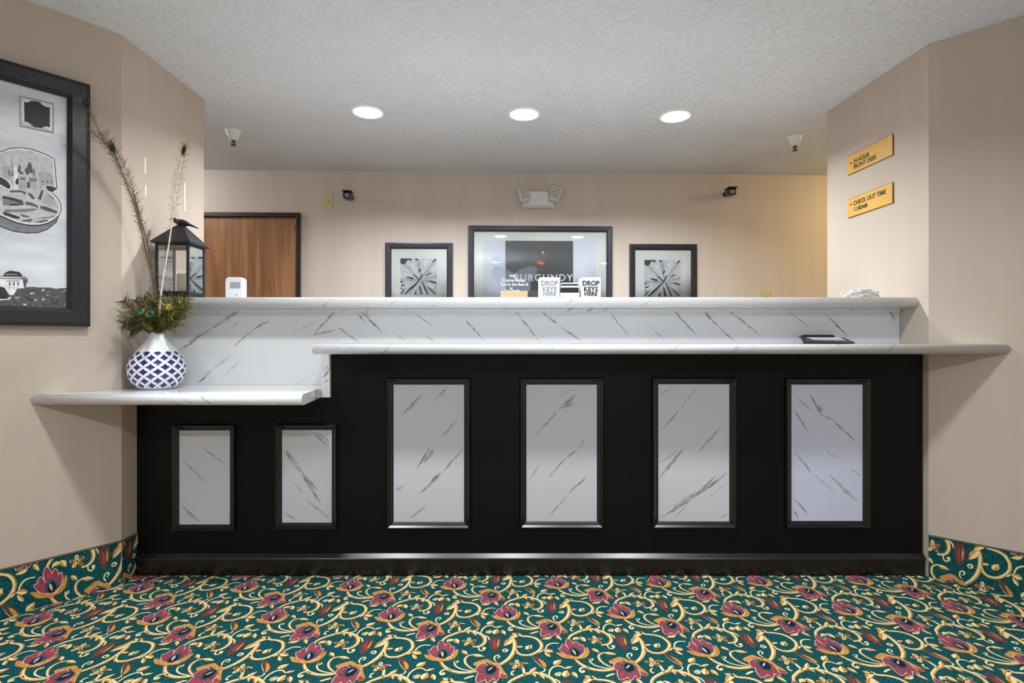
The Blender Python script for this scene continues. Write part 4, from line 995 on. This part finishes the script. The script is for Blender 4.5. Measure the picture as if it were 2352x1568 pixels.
# key-drop boxes
def key_box(x0,x1,y0,d_,label,ink,cut):
    X0=(x0-CX)*d_/F; X1=(x1-CX)*d_/F; Z1=H+(784-y0)*d_/F; xm=(X0+X1)/2
    pl_=Plane((0,d_,0),(1,0,0)); t=thing('key_drop_box',label,'box',(xm,d_+.04,LT),'white key drop boxes')
    m=MB(); m.box(X0,X1,d_,d_+.085,LT,Z1); m.build('body',M_white,t,bevel=.004)
    m=MB(); m.box(X0+.006,X1-.006,d_+.02,d_+.07,Z1,Z1+.003) ; m.build('lid',M_offw,t,bevel=.001)
    # three lines of lettering, the first on a spreading banner shape
    hh=Z1-.030
    text('lettering','DROP',.033,(xm,d_,hh-.010),(1,0,0),(0,0,1),ink,t,'CENTER',xs=.95,bold=.0012)
    text('lettering','KEYS',.030,(xm,d_,hh-.038),(1,0,0),(0,0,1),ink,t,'CENTER',xs=.95,spacing=1.15,bold=.0014)
    text('lettering','HERE',.026,(xm,d_,hh-.060),(1,0,0),(0,0,1),ink,t,'CENTER',xs=1,spacing=1.1,bold=.0012)
    settle(t)
M_inkgrey=mat('grey_ink',srgb(150,150,158),rough=.5,noise=((90,90,90),.1,1))
key_box(1238,1286,637,2.70,'white DROP KEYS HERE box standing in front of the black print, left of the two',M_inkgrey,0)
key_box(1334,1380,637,2.70,'white DROP KEYS HERE box with darker lettering at the right edge of the wide poster',M_inkblk,0)
# black and white card holder between them
t=thing('card_holder','small black and white striped card holder between the two white key boxes','card holder',((1308-CX)*2.70/F,2.73,LT))
def pbox(x0,x1,y0,y1,d0,d1): 
    return ((x0-CX)*d0/F,(x1-CX)*d0/F,d0,d1,H+(784-y1)*d0/F,H+(784-y0)*d0/F)
m=MB(); a=pbox(1287,1331,672,680,2.69,2.78); m.box(a[0],a[1],a[2],a[3],LT,a[5]); m.box(*pbox(1288,1330,656,660,2.70,2.775)); m.box(*pbox(1289,1329,649,652,2.71,2.77)); m.build('shelf',M_white,t,bevel=.001)
m=MB(); m.box(*pbox(1289,1329.5,660,672,2.705,2.765)); m.box(*pbox(1290,1327,652,656,2.715,2.765)); m.build('card_pack',M_plastic_blk,t,bevel=.001)
settle(t)
# butterfly acrylic sign on oak base
t=thing('acrylic_sign','butterfly-shaped clear acrylic sign with white script on a light oak block, before the wide poster','sign',(.004,2.69,LT))
a=pbox(1150,1212,668,678,2.66,2.72); m=MB(); m.box(a[0],a[1],a[2],a[3],LT,a[5]); m.build('base',M_oak,t,bevel=.003)
BP=Plane((0,2.688,0),(1,0,0))
half=[(1181,679),(1207,679),(1217,667),(1219.5,655),(1219,648),(1227,637),(1233,626),(1233.5,618),(1229,612.5),(1221,611),(1209,613.5),(1196,618),(1187,624),(1181,628)]
rt=[BP.px(x,y) for x,y in half]; xm=BP.px(1181,650)[0]; zb_=a[5]-.004
rt=[(u,max(z,zb_)) for u,z in rt]
lf=[(2*xm-u,z) for u,z in rt[::-1]][1:-1]
m=MB(); BP.slab(m,rt+lf,-.0025,.0025); m.build('acrylic_panel',M_acrylic,t,bevel=.0008)
for s_,y_,sz,x_ in (('Wifi',637,.020,1177),('Come Relax',647,.024,1180),("You're the Best &",656,.020,1181),('to',664,.018,1174),('Our Family',670,.018,1176)):
    u,z=BP.px(x_,y_); text('script_lettering',s_,sz,BP.at(u,z),(1,0,0),(0,0,1),M_inkwht,t,'CENTER',off=.003,xs=.95,bold=.0005)
settle(t)
# tangled clear-white cord
t=MB(); rc=random.Random(21); c=Vector((1.712,2.66,LT))
for k in range(13):
    pts=[]; R_=rc.uniform(.035,.085); ph=rc.uniform(0,6); zc=rc.uniform(.012,.045); n=9; sq=rc.uniform(.35,.6); ox=rc.uniform(-.015,.015)
    for i in range(n):
        a=2*PI*i/n; r=R_*rc.uniform(.75,1.1); x=r*math.cos(a); 
        pts.append((c.x+x+ox,c.y+r*sq*math.sin(a),max(LT+.004,LT+zc*(1-.5*(abs(x)/.09)**2)+rc.uniform(-.010,.010))))
    t.tube(smooth_line(pts,4,True),.0028,n=6,closed=True)
t.tube(smooth_line([(c.x-.095+.014*math.cos(a_),c.y-.01+.004*math.sin(a_),LT+.022+.015*math.sin(a_)) for a_ in [2*PI*i/8 for i in range(8)]],4,True),.0028,n=6,closed=True)
t.tube(smooth_line([(c.x-.083,c.y-.01,LT+.018),(c.x-.06,c.y,LT+.006),(c.x-.02,c.y-.02,LT+.004),(c.x+.05,c.y-.02,LT+.012),(c.x+.085,c.y-.01,LT+.005)],5),.003,n=6)
o=t.build('cord_bundle',M_cord); tag(o,'tangled bundle of shiny white cord lying on the right end of the ledge','cord')

# ------------------------------------------------------------------ black slanted tray on the countertop
CT=1.0662
t=thing('document_holder','black slanted holder with a pale sheet on the countertop near the right end','document holder',(1.45,2.5,CT))
X=lambda x,d_:(x-CX)*d_/F
m=MB()
f0,f1,k0_,k1_=2.43,2.43,2.58,2.58
A=[(X(1846,2.43),2.43,CT+.0005),(X(1962,2.43),2.43,CT+.0005),(X(1937,2.60),2.60,CT+.0005),(X(1846,2.60),2.60,CT+.0005)]
B=[(X(1842,2.43),2.43,CT+.014),(X(1966,2.43),2.43,CT+.006),(X(1940,2.60),2.60,CT+.030),(X(1840,2.60),2.60,CT+.030)]
m.add(A+B,[(3,2,1,0),(4,5,6,7),(0,1,5,4),(1,2,6,5),(2,3,7,6),(3,0,4,7)]); m.build('tray',M_tray,t,bevel=.003)
def bil(u,v,h):
    a,b_,c_,d_=[Vector(q) for q in B]; return a.lerp(b_,u).lerp(d_.lerp(c_,u),v)+Vector((0,0,h))
m=MB(); g=[bil(.22,.30,.0015),bil(.86,.30,.0015),bil(.86,.93,.0015),bil(.10,.93,.0015)]; m.add(g+[p+Vector((0,0,.0012)) for p in g],[(3,2,1,0),(4,5,6,7),(0,1,5,4),(1,2,6,5),(2,3,7,6),(3,0,4,7)]); m.build('sheet',M_paper,t)
m=MB(); m.tube([bil(-.04,.97,.004),bil(.05,.98,.007),bil(.72,.98,.007),bil(.76,.98,.005)],[.003,.0065,.0065,.004],n=12); m.build('clip_bar',M_plastic_blk,t)
m=MB(); m.tube([bil(-.03,.80,.005),bil(.06,.1,-.004)],[.004,.005],n=10); m.build('side_rail',M_plastic_blk,t)
settle(t)

# ------------------------------------------------------------------ light
def area(name,loc,rot,sx,sy,e,col):
    L=bpy.data.lights.new(name,'AREA'); L.shape='RECTANGLE'; L.size=sx; L.size_y=sy; L.energy=e; L.color=col
    o=bpy.data.objects.new(name,L); link(o); o.location=loc; o.rotation_euler=rot; return o
area('rear_fill_light',(0,-3.18,1.3),(math.radians(90),0,0),4.3,1.85,22,(.86,.94,1))  # added soft fill on the desk front, set in the rear opening
# flush ceiling fixtures: an unseen one added at left to brighten the office, one warm in the side passage right of the office
def flush(X,d,lab,power,col,r=.17):
    t=thing('flush_ceiling_light',lab,'ceiling light',(X,d,CEIL)); m=MB(); m.lathe([(.05,-.085),(r*.7,-.075),(r*.95,-.045),(r,-.015),(r,-.001)],c=(X,d,CEIL),n=36); 
    mm=mat('shade_'+lab[:4],(1,1,1,1),rough=.4,emit=col+(1,),estr=power,noise=((9,9,9),.01,1)); m.build('glass_shade',mm,t); settle(t)
def fill_pendant(X,d,z,power):  # unseen bowl uplight, added to brighten the ceiling
    t=thing('fill_bowl_pendant','added unseen metal bowl uplight behind the viewer, for ceiling fill light','pendant light',(X,d,CEIL))
    m=MB(); m.lathe([(.02,z-.10),(.16,z-.085),(.26,z-.03),(.30,z+.02),(.295,z+.022),(.25,z-.02),(.15,z-.07),(.02,z-.08)],c=(X,d,0),n=40); m.build('bowl',M_chrome,t)
    m=MB(); m.tube([(X,d,z-.08),(X,d,CEIL-.02)],.008,n=10); m.lathe([(.06,CEIL-.02),(.06,CEIL-.0005)],c=(X,d,0),n=24); m.build('stem',M_chrome,t); settle(t)
    L=bpy.data.lights.new('uplight_fill_lamp','AREA'); L.shape='DISK'; L.size=.42; L.energy=power; L.color=(.87,.94,1)
    o=bpy.data.objects.new('uplight_fill_lamp',L); link(o,t); o.location=(0,0,z+.0-CEIL); o.rotation_euler=(PI,0,0)
fill_pendant(0,-.1,1.9,27)
flush(-2.75,3.75,'plain flush ceiling light in the alcove left of the office',26,(.92,.96,1))
flush(3.0,3.72,'warm flush ceiling light in the side passage right of the office',38,(1,.80,.42))
w_=bpy.data.worlds.new('world'); bpy.context.scene.world=w_; w_.use_nodes=True; bg=w_.node_tree.nodes['Background']; bg.inputs[0].default_value=(.75,.85,1,1); bg.inputs[1].default_value=.6

# ------------------------------------------------------------------ camera
cam=bpy.data.cameras.new('camera'); co=bpy.data.objects.new('camera',cam); link(co)
co.location=(0,0,H); co.rotation_euler=(PI/2,0,0); cam.sensor_width=36; cam.lens=F/2352*36; cam.clip_start=.05; cam.clip_end=50
sc=bpy.context.scene; sc.camera=co
sc.view_settings.view_transform='Standard'; sc.view_settings.look='None'; sc.view_settings.gamma=1; sc.view_settings.use_curve_mapping=False
sc.view_settings.exposure=-0.14
